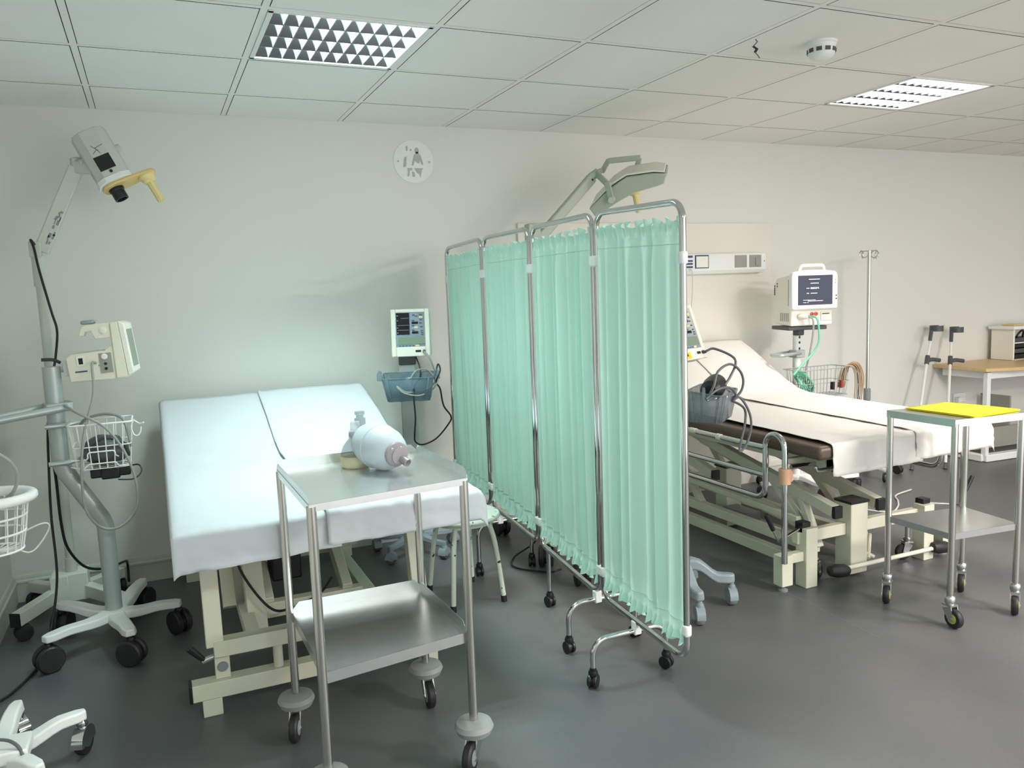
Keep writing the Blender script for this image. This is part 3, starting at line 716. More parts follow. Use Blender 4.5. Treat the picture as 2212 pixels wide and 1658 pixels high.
# ------------------------------------------------------------------ monitors
def star(parent, c, tips, z0, z1, mat_, hub=.05, w0=.07, w1=.045, th=.03):
    mb = MB(); c = V((*c, 0))
    for x, y in tips:
        e = V((x, y, 0)); d = (e - c).normalized(); L = (e - c).length + .014; n = 10; sd = V((-d.y, d.x, 0)); vs = []
        for k in range(n + 1):
            f = k / n; q = min(1, max(0, (f - .3) / .45)); q = q * q * (3 - 2 * q)
            w = (w0 + (w1 - w0) * min(1, f * 1.3)) / 2 * (1 if k < n else .6); zz = z0 + (z1 - z0) * q; t2 = th / 2 * (1.1 - .2 * f)
            p = c + d * L * f + V((0, 0, zz)); vs += [p - sd * w - V((0, 0, t2)), p + sd * w - V((0, 0, t2)), p + sd * w * .8 + V((0, 0, t2)), p - sd * w * .8 + V((0, 0, t2))]
        fs = [(0, 3, 2, 1), (4 * n, 4 * n + 1, 4 * n + 2, 4 * n + 3)]
        for k in range(n):
            a = 4 * k; fs += [(a + i, a + (i + 1) % 4, a + 4 + (i + 1) % 4, a + 4 + i) for i in range(4)]
        mb._add(vs, fs)
    mb.lathe([(hub * 1.1, -th / 2), (hub * 1.15, th * .3), (hub, th * .6), (hub * .7, th * .62)], (c.x, c.y, z0))
    return mb.build('base', mat_, parent, bevel=.009, seg=3)

def nibp(label, F_, cablem, side=None, sticker=False):
    """slim bedside monitor, front face on local y=0, 0.205 wide and 0.255 tall"""
    o = F_ @ V((0, 0, 0)); t = thing('vital_signs_monitor', label, 'monitor', o)
    w, h = .1025, .255
    MB(F_).prism([(-w, .004), (w, .004), (w + .002, .02), (w, h - .006), (0, h + .002), (-w, h - .006), (-w - .002, .02)], .075, 'xz', (0, .004, 0)).build('housing', side or M['ivory'], t, bevel=.008, seg=3)
    b = MB(F_)
    for a, d in (((-w, .0), (-.078, h)), ((.078, .0), (w, h)), ((-.078, .0), (.078, .052)), ((-.078, .236), (.078, h))): b.bb((a[0], -.002, a[1]), (d[0], .012, d[1]))
    b.build('bezel', M['ivory'], t, bevel=.004)
    MB(F_).bb((-.078, .004, .052), (.078, .0095, .236)).build('keypad', M['keyblue'], t)
    s = MB(F_).bb((-.074, .002, .118), (-.004, .0045, .234)).build('screen', M['screenblk'], t)
    l = MB(F_)
    for z, x in ((.206, -.05), (.168, -.068), (.142, -.068)): l.bb((x, .001, z - .0012), (-.008, .002, z + .0012))
    for z in (.22, .194, .155, .128): l.bb((-.071, .001, z - .0025), (-.064, .002, z + .0025))
    l.build('trace', M['greypl'], s)
    MB(F_).bb((-.066, .002, .066), (.072, .0045, .105)).build('lcd', M['lcd'], t)
    k = MB(F_)
    for x0_, z0_, x1_, z1_ in ((.008, .174, .042, .186), (.008, .122, .042, .134)): k.use(0).bb((x0_, .002, z0_), (x1_, .0045, z1_))
    for x0_, z0_ in ((.05, .222), (.05, .196), (.052, .158), (.054, .138), (.056, .126), (.056, .116), (.012, .222), (.026, .216), (.008, .192), (.008, .164), (.008, .14), (.048, .178)):
        k.use(1).bb((x0_, .0025, z0_ - .003), (x0_ + .014, .0045, z0_ + .003))
    for x0_, z0_ in ((.048, .21), (.02, .156), (.025, .058)): k.use(2).bb((x0_, .0025, z0_ - .004), (x0_ + .02, .0045, z0_ + .004))
    for q in range(5): k.use(1).bb((-.064 + .018 * q, .0025, .056), (-.054 + .018 * q, .0045, .06))
    k.build('key', [M['screenblk'], M['keydk'], M['keyyel']], t)
    c = MB(F_).bb((.024, -.004, .022), (.054, .0, .034)).build('socket', M['black'], t, bevel=.004)
    MB(F_).lathe([(.008, 0), (.008, .008), (.005, .02)], (.07, -.002, .028), (0, -1, -.3), 14).build('connector', M['dkgrey'], t)
    if sticker:
        MB(F_).bb((-.088, -.0035, .006), (-.03, -.002, .036)).build('sticker', M['yelstick'], t, label='yellow warning sticker')
        text('sticker_text', 'NE', .016, F_ @ Matrix.Translation(V((-.059, -.0042, .022))) @ Matrix.Rotation(PI / 2, 4, 'X'), M['black'], t)
        MB(F_).bb((-.016, -.003, .014), (.018, -.002, .036)).build('label_plate', M['stick'], t)
    return t

def catch_basket(parent, F_, w, d, h, m):
    """moulded open tray: local x width, y depth (front at -d), z down"""
    b = MB(F_); wl = .0035
    def wall(a, c): b._add([a[0], a[1], c[1], c[0]], [(0, 1, 2, 3)])
    top = [(-w, 0), (-w, -d), (w, -d), (w, 0)]; k = .82; bot = [(-w * k, -.01), (-w * k, -d * .86), (w * k, -d * .86), (w * k, -.01)]
    tp = fillet([(*p, 0) for p in top], .03, 5, True); bt = fillet([(*p, -h) for p in bot], .026, 5, True)
    for q in range(len(tp)):
        r = (q + 1) % len(tp); dip = lambda p: V((p.x, p.y, -.028 if p.y < -d * .6 else -.012))
        b._add([dip(tp[q]), dip(tp[r]), bt[r], bt[q]], [(0, 1, 2, 3)])
    b._add(bt, [tuple(range(len(bt)))])
    o = b.build('basket', m, parent, smooth=50); s = o.modifiers.new('thick', 'SOLIDIFY'); s.thickness = .003
    rm = MB(F_).tube([V((p.x, p.y, -.028 if p.y < -d * .6 else -.012)) for p in tp], .0035, 8, True)
    rm.build('rim', m, o)
    for sg in (-1, 1):
        e = MB(F_).prism([(sg * (w), -.045), (sg * (w + .032), -.045), (sg * (w + .03), -.01), (sg * (w + .018), .012), (sg * (w + .004), .004)], .012, 'xz', (0, -d * .55, 0))
        e.build('cable_hook', m, o, bevel=.004)
    return o

# monitor and stand beside the left bed
pc = V((1.42, -.3, 0))
T = thing('monitor_stand', 'grey pole stand with smoky blue basket behind the left bed', 'stand', (1.42, -.3, 0))
tips = [(1.53, -.46), (1.66, -.24), (1.5, -.1), (1.24, -.14), (1.25, -.39)]
star(T, (1.42, -.28), tips, .1, .085, M['blugrey'], w0=.06, w1=.035, th=.03)
for k, (x, y) in enumerate(tips): caster(T, x, y, .032, .036, .075, 40 + 77 * k, 'shell', M['dkgrey'], M['blugrey'], M['greypl'], (x, y))
F1 = fr((1.43, -.36, 1.105), -23, 8)
MB().box((1.43, -.28, .58), (.088, .05, .96), Matrix.Rotation(math.radians(-20), 3, 'Z')).build('pole', M['greypole'], T, bevel=.006)
MB().box((1.43, -.285, 1.085), (.092, .055, .055), Matrix.Rotation(math.radians(-20), 3, 'Z')).build('pole_cap', M['dkgrey'], T, bevel=.004)
catch_basket(T, fr((1.425, -.322, 1.03), -20), .135, .17, .15, M['smoky'])
m1 = nibp('white bedside monitor with blue keypad on pole behind left bed', F1, M['cableg'])
W = lambda F_, *p: F_ @ V(p)
c = MB().tube(catmull([W(F1, .07, -.02, .024), W(F1, .1, -.05, -.01), (1.53, -.44, 1.03), (1.54, -.46, .98), (1.5, -.47, .93), (1.42, -.5, .91), (1.34, -.5, .93), (1.31, -.48, .965), (1.36, -.48, .93), (1.46, -.46, .93), (1.53, -.44, .97), (1.5, -.42, 1.03), (1.43, -.44, 1.035), (1.39, -.46, .99), (1.41, -.46, .94)], 9), .0045, 8)
c.build('sensor_cable', M['cableg'], m1)
c = MB().tube(catmull([W(F1, .02, .04, .0), (1.475, -.36, 1.04), (1.46, -.4, .99), (1.42, -.44, .96), (1.39, -.5, .92), (1.392, -.505, .8), (1.385, -.5, .71), (1.40, -.46, .66), (1.46, -.4, .63), (1.53, -.42, .66), (1.59, -.46, .74), (1.6, -.47, .78), (1.565, -.46, .84), (1.55, -.46, .93), (1.53, -.46, .97), (1.555, -.46, 1.03), (1.55, -.44, 1.06), (1.53, -.45, 1.0)], 9), .0045, 8)
c.build('power_cable', M['cable'], m1)

# monitor and stand right of the screen
T = thing('monitor_stand', 'stand with clear basket and silver five-star base right of the screen', 'stand', (2.3, -1.58, 0))
ctr = (2.256, -1.585)
tips = []
a0_ = math.degrees(math.atan2(-1.80 + 1.585, 2.205 - 2.256))
for k in range(5):
    a = math.radians(a0_ + 72 * k); tips.append((ctr[0] + .235 * math.cos(a), ctr[1] + .235 * math.sin(a)))
star(T, ctr, tips, .19, .125, M['blugrey'], w0=.07, w1=.055, th=.045)
for k, (x, y) in enumerate(tips): caster(T, x, y, .04, .032, .105, (245, 250, 20, 140, 200)[k], 'shell', M['greypl'], M['blugrey'], M['bumper'], (x, y))
MB().box((2.30, -1.53, .62), (.06, .05, .96), Matrix.Rotation(.3, 3, 'Z')).build('pole', M['greypole'], T, bevel=.006)
MB().beam((2.256, -1.585, .15), (2.3, -1.53, .2), .06, .05).build('pole_foot', M['greypole'], T, bevel=.005)
F2 = fr((2.365, -1.585, 1.105), 22, 20)
bk = catch_basket(T, fr((2.36, -1.57, .99), 38), .14, .17, .15, M['clearsm'])
m2 = nibp('tilted bedside monitor with yellow sticker right of the green screen', F2, M['cabledk'], sticker=True)
c = MB().tube(catmull([W(F2, .072, -.02, .026), W(F2, .1, -.05, .024), (2.52, -1.66, 1.1), (2.48, -1.68, 1.03), (2.4, -1.7, .97), (2.32, -1.72, .94), (2.34, -1.74, 1.0), (2.38, -1.72, 1.06), (2.46, -1.7, 1.085), (2.53, -1.68, 1.05), (2.55, -1.68, 1.0), (2.53, -1.68, .95), (2.48, -1.67, .925)], 9), .0055, 8)
c.build('sensor_cable', M['cabledk'], m2)
c = MB().tube(catmull([(2.3, -1.74, .95), (2.36, -1.74, .985), (2.44, -1.72, .985), (2.49, -1.7, .95), (2.49, -1.68, .92), (2.53, -1.68, .93), (2.57, -1.69, .87), (2.585, -1.69, .8), (2.56, -1.69, .72), (2.52, -1.69, .69), (2.53, -1.69, .74), (2.56, -1.68, .82), (2.56, -1.67, .88), (2.5, -1.65, .92)], 9), .0055, 8)
c.build('cuff_hose', M['cabledk'], m2)
o = MB(fr((2.40, -1.665, .985), 30, 35)).lathe([(.0, -.07), (.03, -.07), (.047, -.05), (.05, 0), (.046, .05), (.03, .065), (0, .066)], (0, 0, 0), (1, 0, .25), 24).build('blood_pressure_cuff', M['black'])
tag(o, 'black blood pressure cuff rolled inside the clear basket', 'cuff')

# big patient monitor on far stand
cm = V((4.07, -.42, 0)); Fm = fr((4.06, -.56, 1.14), -15, 0)
T = thing('patient_monitor', 'large ivory patient monitor with dark screen and carry handle', 'monitor', (4.06, -.45, 1.13))
MB(Fm).prism([(.02, .0), (.25, .01), (.25, .27), (.21, .31), (.02, .335)], .29, 'yz', (-.145, 0, 0)).build('housing', M['ivory'], T, bevel=.01, seg=3)
MB(Fm).prism([(-.15, .105), (.15, .105), (.158, .12), (.158, .32), (.145, .345), (.06, .355), (-.06, .357), (-.145, .345), (-.158, .32), (-.158, .12)], .05, 'xz', (0, -.02, 0)).build('bezel', M['white'], T, bevel=.01, seg=3)
s = MB(Fm).bb((-.118, -.0225, .135), (.118, -.0205, .322)).build('screen', M['screenblu'], T)
c = MB(Fm)
for x0_, x1_, z, hh in ((-.046, .03, .297, .002), (-.034, .022, .272, .002), (-.062, -.042, .241, .002), (-.034, .022, .2445, .0016), (-.034, .012, .238, .0016), (.018, .024, .239, .002), (-.06, -.044, .209, .002), (-.032, .012, .209, .002), (-.084, 0, .166, .0012), (-.052, .052, .16, .0016), (-.084, -.062, .151, .0012), (-.054, -.048, .151, .002)):
    c.bb((x0_, -.0235, z - hh), (x1_, -.0225, z + hh))
c.build('screen_text', M['scrtext'], s)
text('lettering', 'S I R E C U S T', .0125, Fm @ Matrix.Translation(V((.008, -.0207, .122))) @ Matrix.Rotation(PI / 2, 4, 'X'), M['recess'], T)
MB(Fm).tube(fillet([(-.09, .03, .34), (-.075, .02, .385), (.075, .02, .385), (.09, .03, .34)], .02, 5), .011, 12).build('handle', M['ivory'], T)
c = MB(Fm)
for z in (.29, .275, .262, .249, .236): c.cyl((-.1465, .235, z - .06 + .03), (-.145, .235, z - .06 + .03), .0065)
for z in (.275, .258): c.cyl((-.1465, .2, z), (-.145, .2, z), .006)
c.build('port', M['black'], T)
c = MB(Fm)
for k in range(5): c.bb((-.1462, .05 + .024 * k, .03), (-.1448, .06 + .024 * k, .085))
c.bb((-.1462, .03, .13), (-.1448, .055, .3)); c.build('vent', M['recess'], T)
c = MB(Fm)
for z in (.29, .272): c.cyl((.14, -.0225, z), (.14, -.02, z), .004)
c.build('indicator', M['yelhub'], T)
c = MB(Fm)
for z in (.19, .17): c.cyl((.145, -.0225, z), (.145, -.02, z), .0045)
c.build('button', M['black'], T)
for x in (.0, .028):
    MB(Fm).lathe([(.0125, 0), (.0125, .006), (.006, .008), (.005, .003), (0, .003)], (x, .021, .075), (0, -1, 0), 18).build('socket', M['red'], T)
MB(Fm).bb((.06, .014, .03), (.135, .022, .088)).build('printer_door', M['cream2'], T, bevel=.003)
MB(Fm).bb((.07, .0125, .072), (.118, .0145, .078)).build('printer_slot', M['black'], T)
MB(Fm).lathe([(.016, 0), (.018, .01), (.016, .05), (.009, .06)], (-.09, .022, .062), (.8, -1, -.05), 16).build('probe_plug', M['cream2'], T)
MB().tube(catmull([W(Fm, -.045, -.03, .058), W(Fm, -.03, -.05, .04), W(Fm, -.03, -.05, -.05), W(Fm, -.045, -.04, -.17), (3.98, -.58, .86), (3.97, -.57, .78)], 8), .006, 8).build('probe_cable', M['cableg'], T)
MB().tube(catmull([W(Fm, -.022, .015, .06), W(Fm, .0, -.04, .05), W(Fm, .01, -.05, -.02), W(Fm, .01, -.05, -.1), (4.02, -.6, .97), (3.93, -.6, .9), (3.86, -.6, .84)], 8), .0065, 8).build('pressure_hose', M['cablegreen'], T)
T = thing('monitor_trolley', 'white five-wheel monitor stand with wire basket behind the right bed', 'stand', (4.09, -.38, 0))
px_, py_ = 4.075, -.40
tips = [(px_ + .36 * math.cos(math.radians(a)), py_ + .26 * math.sin(math.radians(a))) for a in (-45, 20, 75, 165, 230)]
tips = [(4.5, -.52), (4.42, -.17), (4.03, -.12), (3.8, -.38), (4.1, -.62)]
star(T, (px_, py_), tips, .115, .095, M['white'], w0=.07, w1=.045, th=.032)
for k, (x, y) in enumerate(tips): caster(T, x, y, .038, .04, .085, 33 + 70 * k, 'twin', M['rubber'], M['dkgrey'], None, (x, y))
MB().cyl((px_, py_, .12), (px_, py_, 1.1), .026, 20).build('pole', M['white'], T)
c = MB()
for z in (.985, 1.025, 1.06): c.cyl((px_ + .002, py_ - .028, z), (px_ - .004, py_ - .024, z), .008)
c.build('pole_hole', M['black'], T)
MB(fr((4.07, -.44, 1.112), -15)).bb((-.13, -.08, .0), (.14, .15, .025)).cyl((0, .03, -.04), (0, .03, .0), .035).build('mounting_plate', M['dkgrey'], T, bevel=.006)
MB().tube(fillet([(px_ + .03, -.42, .955), (px_ - .22, -.50, .955), (px_ - .24, -.42, .955), (px_ - .02, -.34, .955)], .02, 5), .012, 10).box((px_, py_, .95), (.075, .075, .05)).build('handle', M['greypole'], T, bevel=.004)
def wire_basket(parent, x0, x1, y0, y1, z0, z1, tap, m, r=.0022, r1=.0035, nx=8, ny=4, name='basket'):
    b = MB(); cx, cy = (x0 + x1) / 2, (y0 + y1) / 2
    sh = lambda x, y, z: (cx + (x - cx) * (tap + (1 - tap) * (z - z0) / (z1 - z0)), cy + (y - cy) * (tap + (1 - tap) * (z - z0) / (z1 - z0)), z)
    for z, rr in ((z1, r1), (z0 + (z1 - z0) * .5, r), (z0, r)):
        b.tube(fillet([sh(x0, y0, z), sh(x1, y0, z), sh(x1, y1, z), sh(x0, y1, z)], .02, 4, True), rr, 8, True)
    for k in range(1, nx):
        x = x0 + (x1 - x0) * k / nx; b.tube([sh(x, y0, z1), sh(x, y0, z0), sh(x, y1, z0), sh(x, y1, z1)], r, 6)
    for k in range(1, ny):
        y = y0 + (y1 - y0) * k / ny; b.tube([sh(x0, y, z1), sh(x0, y, z0), sh(x1, y, z0), sh(x1, y, z1)], r, 6)
    return b.build(name, m, parent)
wire_basket(T, 3.915, 4.34, -.62, -.44, .68, .86, .9, M['greypole'], nx=14, ny=4)
c = MB()
random.seed(3)
for k in range(6):
    pts = [(3.945 + .045 * math.cos(a * 1.05 + k) * 1.3 + .04, -.56 + .035 * math.sin(a * 1.7 + k), .745 + .06 * math.sin(a + k * .8) + .01 * k) for a in [q * .7 for q in range(10)]]
    c.tube(catmull(pts, 5), .0055, 7)
o = c.build('oxygen_hose', M['cablegreen']); tag(o, 'coiled mint green hose in the far wire basket', 'hose')
c = MB()
for k in range(9):
    c.mi = (0, 3, 0, 2, 0, 1, 3, 0, 0)[k]; x = 4.29 + .008 * k
    pts = [(x - .06, -.6, .73), (x - .05, -.61, .82), (x - .02, -.62, .865 + .003 * k), (x + .03, -.64, .855 + .002 * k), (x + .05 + .006 * (k % 3), -.645, .78), (x + .045 + .008 * (k % 2), -.645, .66), (x + .04, -.64, .6)]
    c.tube(catmull(pts, 5), .0035, 6)
c.mi = 1; c.box((4.24, -.625, .755), (.02, .02, .05)); c.mi = 2; c.box((4.16, -.63, .75), (.018, .018, .05))
o = c.build('ecg_leads', [M['cablebr'], M['cablered'], M['cable'], M['cableg']]); tag(o, 'bundle of coloured leads draped over the far wire basket rim', 'leads')

# ------------------------------------------------------------------ IV pole
ivx, ivy = 4.83, -.3
T = thing('drip_stand', 'slim steel drip stand with four hooks against the back wall', 'drip stand', (ivx, ivy, 0))
MB().cyl((ivx, ivy, .58), (ivx, ivy, 1.622), .0125, 16).build('upper_pole', M['steeltube'], T)
MB().cyl((ivx, ivy, .09), (ivx, ivy, .6), .017, 16).build('lower_pole', M['chrome'], T)
MB().lathe([(.018, 0), (.024, .006), (.024, .085), (.02, .09)], (ivx, ivy, .555)).build('collar', M['greypl'], T)
c = MB().tube([(ivx - .13, ivy - .05, 1.615), (ivx + .13, ivy + .05, 1.625)], .004, 8)
for sg in (-1, 1):
    q = V((ivx + sg * .13, ivy + sg * .05, 1.62)); dx = V((.93, .36, 0))
    c.tube([q + dx * (.03 * math.cos(a)) + V((0, 0, -.028 + .028 * math.sin(a))) for a in [math.radians(-30 + 30 * k) if sg > 0 else math.radians(210 - 30 * k) for k in range(10)]], .0035, 8)
    c.tube([q - dx * sg * .055 + V((.36, -.93, 0)) * (.022 * math.cos(a)) + V((0, 0, -.024 + .024 * math.sin(a))) for a in [math.radians(100 + 30 * k) for k in range(10)]], .0035, 8)
c.build('hook', M['steeltube'], T)
tips = [(ivx + .26 * math.cos(math.radians(a)), ivy + .2 * math.sin(math.radians(a))) for a in (-95, -20, 50, 125, 200)]
star(T, (ivx, ivy), tips, .1, .085, M['white'], hub=.035, w0=.05, w1=.03, th=.022)
for k, (x, y) in enumerate(tips): caster(T, x, y, .034, .03, .075, 30 + 72 * k, 'twin', M['rubber'], M['chrome'], None, (x, y))

# ------------------------------------------------------------------ crutches
def crutch(label, top, foot, yaw):
    top, foot = V(top), V(foot); t = thing('crutch', label, 'crutch', foot, 'grey forearm crutches')
    d = (top - foot).normalized(); L = (top - foot).length; grip = foot + d * (L * .765)
    sd = V((math.cos(math.radians(yaw)), math.sin(math.radians(yaw)), 0))
    MB().cyl(foot + d * .02, grip, .0105).use(0).cyl(grip, top - V((0, 0, .05)), .009).build('shaft', M['white'], t)
    MB().cyl(foot, foot + d * .05, .016, 14, .012).build('ferrule', M['dkgrey'], t)
    MB().cyl(grip - d * .03, grip + d * .04, .017).tube(catmull([grip, grip + sd * .05 + V((0, 0, .006)), grip + sd * .115 - V((0, 0, .004))], 5), .0155, 12).build('handle', M['dkgrey'], t)
    c = MB().cyl(top - d * .1, top - d * .02, .014); cc = top + sd * .045
    n = 16; vs = []
    for k in range(n + 1):
        a = math.radians(yaw + 180 - 150 + 300 * k / n)
        for z in (-.022, .022):
            for r in (.05, .045): vs.append(cc + V((math.cos(a) * r, math.sin(a) * r, z)))
    fs = [(0, 1, 3, 2), (4 * n, 4 * n + 2, 4 * n + 3, 4 * n + 1)]
    for k in range(n):
        q = 4 * k; fs += [(q, q + 2, q + 6, q + 4), (q + 1, q + 5, q + 7, q + 3), (q, q + 4, q + 5, q + 1), (q + 2, q + 3, q + 7, q + 6)]
    c._add(vs, fs); c.build('arm_cuff', M['dkgrey'], t)
crutch('grey forearm crutch leaning on back wall, nearer the drip stand', (5.73, -.1, 1.02), (5.25, -.34, 0.), -10)
crutch('grey forearm crutch leaning in front of the desk edge', (5.93, -.12, 1.0), (5.47, -.45, 0.), -14)

# ------------------------------------------------------------------ desk and tray box
T = thing('desk', 'desk with pale wood top and white frame in right corner', 'desk', (6.8, -.3, 0))
MB().prism([(5.875, -.004), (5.857, -.47), (5.9, -.49), (6.147, -.566), (7.6, -.62), (7.6, -.004)], .026, 'xy', (0, 0, .697)).build('desktop', M['wood'], T, bevel=.003)
MB().beam((5.93, -.44, .665), (7.5, -.565, .665), .025, .055).beam((5.93, -.06, .665), (5.93, -.44, .665), .025, .055).build('frame', M['white'], T, bevel=.003)
for x, y in ((5.915, -.44), (7.5, -.55)): MB().bb((x - .02, y - .02, .05), (x + .02, y + .02, .69)).build('leg', M['white'], T, bevel=.005)
MB().beam((5.9, -.44, .03), (7.5, -.55, .03), .06, .055).beam((5.905, -.44, .03), (5.905, -.1, .03), .05, .055).build('foot_rail', M['white'], T, bevel=.006)
MB().beam((5.98, -.3, .14), (7.4, -.36, .14), .012, .16).beam((6.4, -.3, .3), (6.4, -.05, .3), .02, .3).build('modesty_panel', M['recess'], T)
T = thing('storage_box', 'white lidded plastic box on the desk, open-fronted', 'box', (6.55, -.22, .7235))
bx0, bx1, by0, by1, z0 = 6.505, 7.0, -.235, -.045, .724
c = MB().bb((bx0, by0, z0), (bx1, by1, z0 + .006)).bb((bx0, by0, z0), (bx0 + .006, by1, z0 + .25)).bb((bx1 - .006, by0, z0), (bx1, by1, z0 + .25)).bb((bx0, by1 - .006, z0), (bx1, by1, z0 + .25))
c.bb((bx0, by0, z0), (bx0 + .02, by0 + .006, z0 + .25)).bb((bx0 + .02, by0, z0 + .135), (bx1, by0 + .006, z0 + .145)); c.build('body', M['ivory'], T, bevel=.003)
MB().bb((bx0 - .025, by0 - .02, z0 + .25), (bx1 + .02, by1 + .01, z0 + .276)).build('lid', M['white'], T, bevel=.005)
for k in range(4):
    z = z0 + .0075 + .044 * k
    o = MB().prism([(bx0 + .03, z), (bx1 - .02, z), (bx1 - .02, z + .036), (bx0 + .07, z + .036), (bx0 + .04, z + .022)], .13, 'xz', (0, by0 + .03, 0)).build('equipment_case', M['dkgrey'] if k % 2 else M['black'], bevel=.006)
    tag(o, ['dark flat case at the bottom inside the white box', 'dark grey flat case, second from bottom inside the white box', 'black flat case, second from top inside the white box', 'dark grey flat case on top inside the white box'][k], 'case', 'dark flat cases in the white box')
o = MB().tube(catmull([(bx0 + .11, by0 + .05, z0 + .18), (bx0 + .105, by0 + .04, z0 + .2), (bx0 + .14, by0 + .03, z0 + .235), (bx0 + .18, by0 + .04, z0 + .225), (bx0 + .2, by0 + .06, z0 + .18)], 6), .008, 8).build('carry_strap', M['black'])
tag(o, 'black looped strap above the dark cases', 'strap')
o = MB().bb((6.56, -.2, z0 + .2765), (6.68, -.09, z0 + .288)).build('sponge', M['tan'], bevel=.003); tag(o, 'small tan pad on top of the white box lid', 'pad')

# ------------------------------------------------------------------ left examination lamp
T = thing('examination_lamp', 'tall grey examination lamp on pole in the left corner', 'lamp', (-.265, -.3, 0))
lx, ly = -.258, -.3
MB().bb((-.34, -.36, .075), (-.19, -.24, .205)).bb((-.345, -.362, .073), (-.27, -.236, .2)).build('base_block', M['lampbase'], T, bevel=.004)
c = MB().beam((-.32, -.33, .115), (-.46, -.56, .1), .045, .06).beam((-.2, -.33, .115), (-.02, -.56, .1), .045, .06).beam((-.32, -.26, .11), (-.45, -.1, .1), .045, .05).beam((-.2, -.26, .11), (-.06, -.1, .1), .045, .05)
c.build('base_leg', M['lampbase'], T, bevel=.004)
MB().box((-.4625, -.565, .1), (.047, .006, .062), Matrix.Rotation(-.55, 3, 'Z')).build('leg_cap', M['black'], T)
for x, y, hd in ((-.44, -.535, 20), (-.04, -.53, 60), (-.44, -.115, 60), (-.075, -.12, 100)): caster(T, x, y, .035, .045, .085, hd, 'twin', M['rubber'], M['black'], None, (x, y))
MB().cyl((lx, ly, .2), (lx, ly, .27), .026).cyl((lx, ly, .26), (lx - .005, ly, 1.55), .021, 20).build('pole', M['lampgrey'], T)
MB().cyl((lx - .005, ly, 1.53), (lx - .005, ly, 1.665), .027, 20).build('pole_collar', M['lampgrey'], T)
MB().bb((lx - .035, ly - .03, 1.66), (lx + .012, ly + .03, 1.73)).build('joint', M['lampgrey'], T, bevel=.004)
a = MB().beam((lx + .01, ly, 1.685), (-.075, ly, 2.06), .045, .062, up=(1, 0, -.4)); a = a.build('spring_arm', M['lampgrey'], T, bevel=.006)
c = MB()
random.seed(5)
for k in range(16):
    f = .12 + .38 * random.random(); p = V((lx + .01, ly, 1.685)).lerp(V((-.075, ly, 2.06)), f) + V((.9, 0, -.42)).normalized() * random.uniform(.004, .024)
    c.box((p.x, ly - .0228, p.z), (.004 + .008 * random.random(), .0006, .008 + .016 * random.random()), Matrix.Rotation(.4, 3, 'Y'))
c.build('worn_label', M['greypl'], a)
MB().beam((-.095, ly, 2.075), (.02, ly + .03, 2.085), .05, .055).beam((-.09, ly, 2.06), (.03, ly - .085, 2.045), .03, .055).build('yoke', M['lampgrey'], T, bevel=.006)
hax = V((.27, -.12, -.58)).normalized(); h0 = V((-.015, -.31, 2.20))
q = V((0, -1, 0)); q = (q - hax * q.dot(hax)).normalized()
sd = hax.cross(q)      # frame of the head: hax along barrel, q towards viewer, sd sideways
Mh = Matrix((( sd.x, q.x, hax.x, h0.x), (sd.y, q.y, hax.y, h0.y), (sd.z, q.z, hax.z, h0.z), (0, 0, 0, 1)))
oct_ = [(.035, .078), (.07, .05), (.078, 0), (.07, -.05), (.035, -.078), (-.035, -.078), (-.07, -.05), (-.078, 0), (-.07, .05), (-.035, .078)]
MB(Mh).prism(oct_, .225, 'xy').build('lamp_head', M['lampgrey'], T, bevel=.004)
MB(Mh).bb((-.034, .0785, .128), (.036, .0795, .195)).build('grille', M['black'], T)
MB(Mh).lathe([(.007, 0), (.007, .004)], (-.004, .078, .207), (0, 1, 0), 14).build('screw', M['black'], T)
c = MB(Mh); c.tube([(.018, .079, .075), (-.002, .079, .105)], .0009, 5).tube([(.006, .079, .09), (-.03, .079, .085)], .0009, 5).tube([(.002, .079, .098), (.026, .079, .112)], .0009, 5).tube([(.006, .079, .09), (-.004, .079, .118)], .0009, 5)
c.build('pen_mark', M['black'], T)
MB(Mh).prism([(a_ * 1.05, b_ * 1.05) for a_, b_ in oct_], .025, 'xy', (0, 0, .222)).build('front_ring', M['white'], T, bevel=.003)
c = MB(Mh).prism([(.06, -.045), (.07, .0), (.06, .045), (.03, .062), (-.03, .06), (-.16, .04), (-.175, .0), (-.16, -.04), (-.03, -.06), (.03, -.062)], .014, 'xy', (0, 0, .247))
c.build('handle_plate', M['tan'], T, bevel=.004)
MB(Mh).lathe([(.03, .258), (.034, .262), (.034, .272), (.03, .276), (.03, .315), (.024, .315), (.022, .29), (0, .288)], (.015, .0, 0), (0, 0, 1), 24).build('lens', M['black'], T)
MB(Mh).lathe([(.04, .258), (.04, .268), (.032, .278), (.03, .29), (.02, .298)], (-.13, 0, 0), (0, 0, 1), 20).lathe([(.018, .29), (.0165, .39), (.012, .392)], (-.13, 0, 0), (0, 0, 1), 8).build('handle', M['tan2'], T)
for x in (-.083, .083):
    MB(Mh).lathe([(.018, 0), (.018, .018), (.013, .02)], (x * .9, .0, .1), (1 if x > 0 else -1, 0, 0), 18).build('pivot', M['lampgrey'], T)
MB().tube(catmull([(lx - .01, ly - .03, 1.715), (lx - .022, ly - .045, 1.735), (lx - .012, ly - .05, 1.70), (lx + .0, ly - .05, 1.6), (lx + .03, ly - .05, 1.42), (lx + .045, ly - .05, 1.33), (lx + .03, ly - .05, 1.22), (lx + .02, ly - .06, 1.17)], 10), .0055, 8).build('power_cable', M['cable'], T)

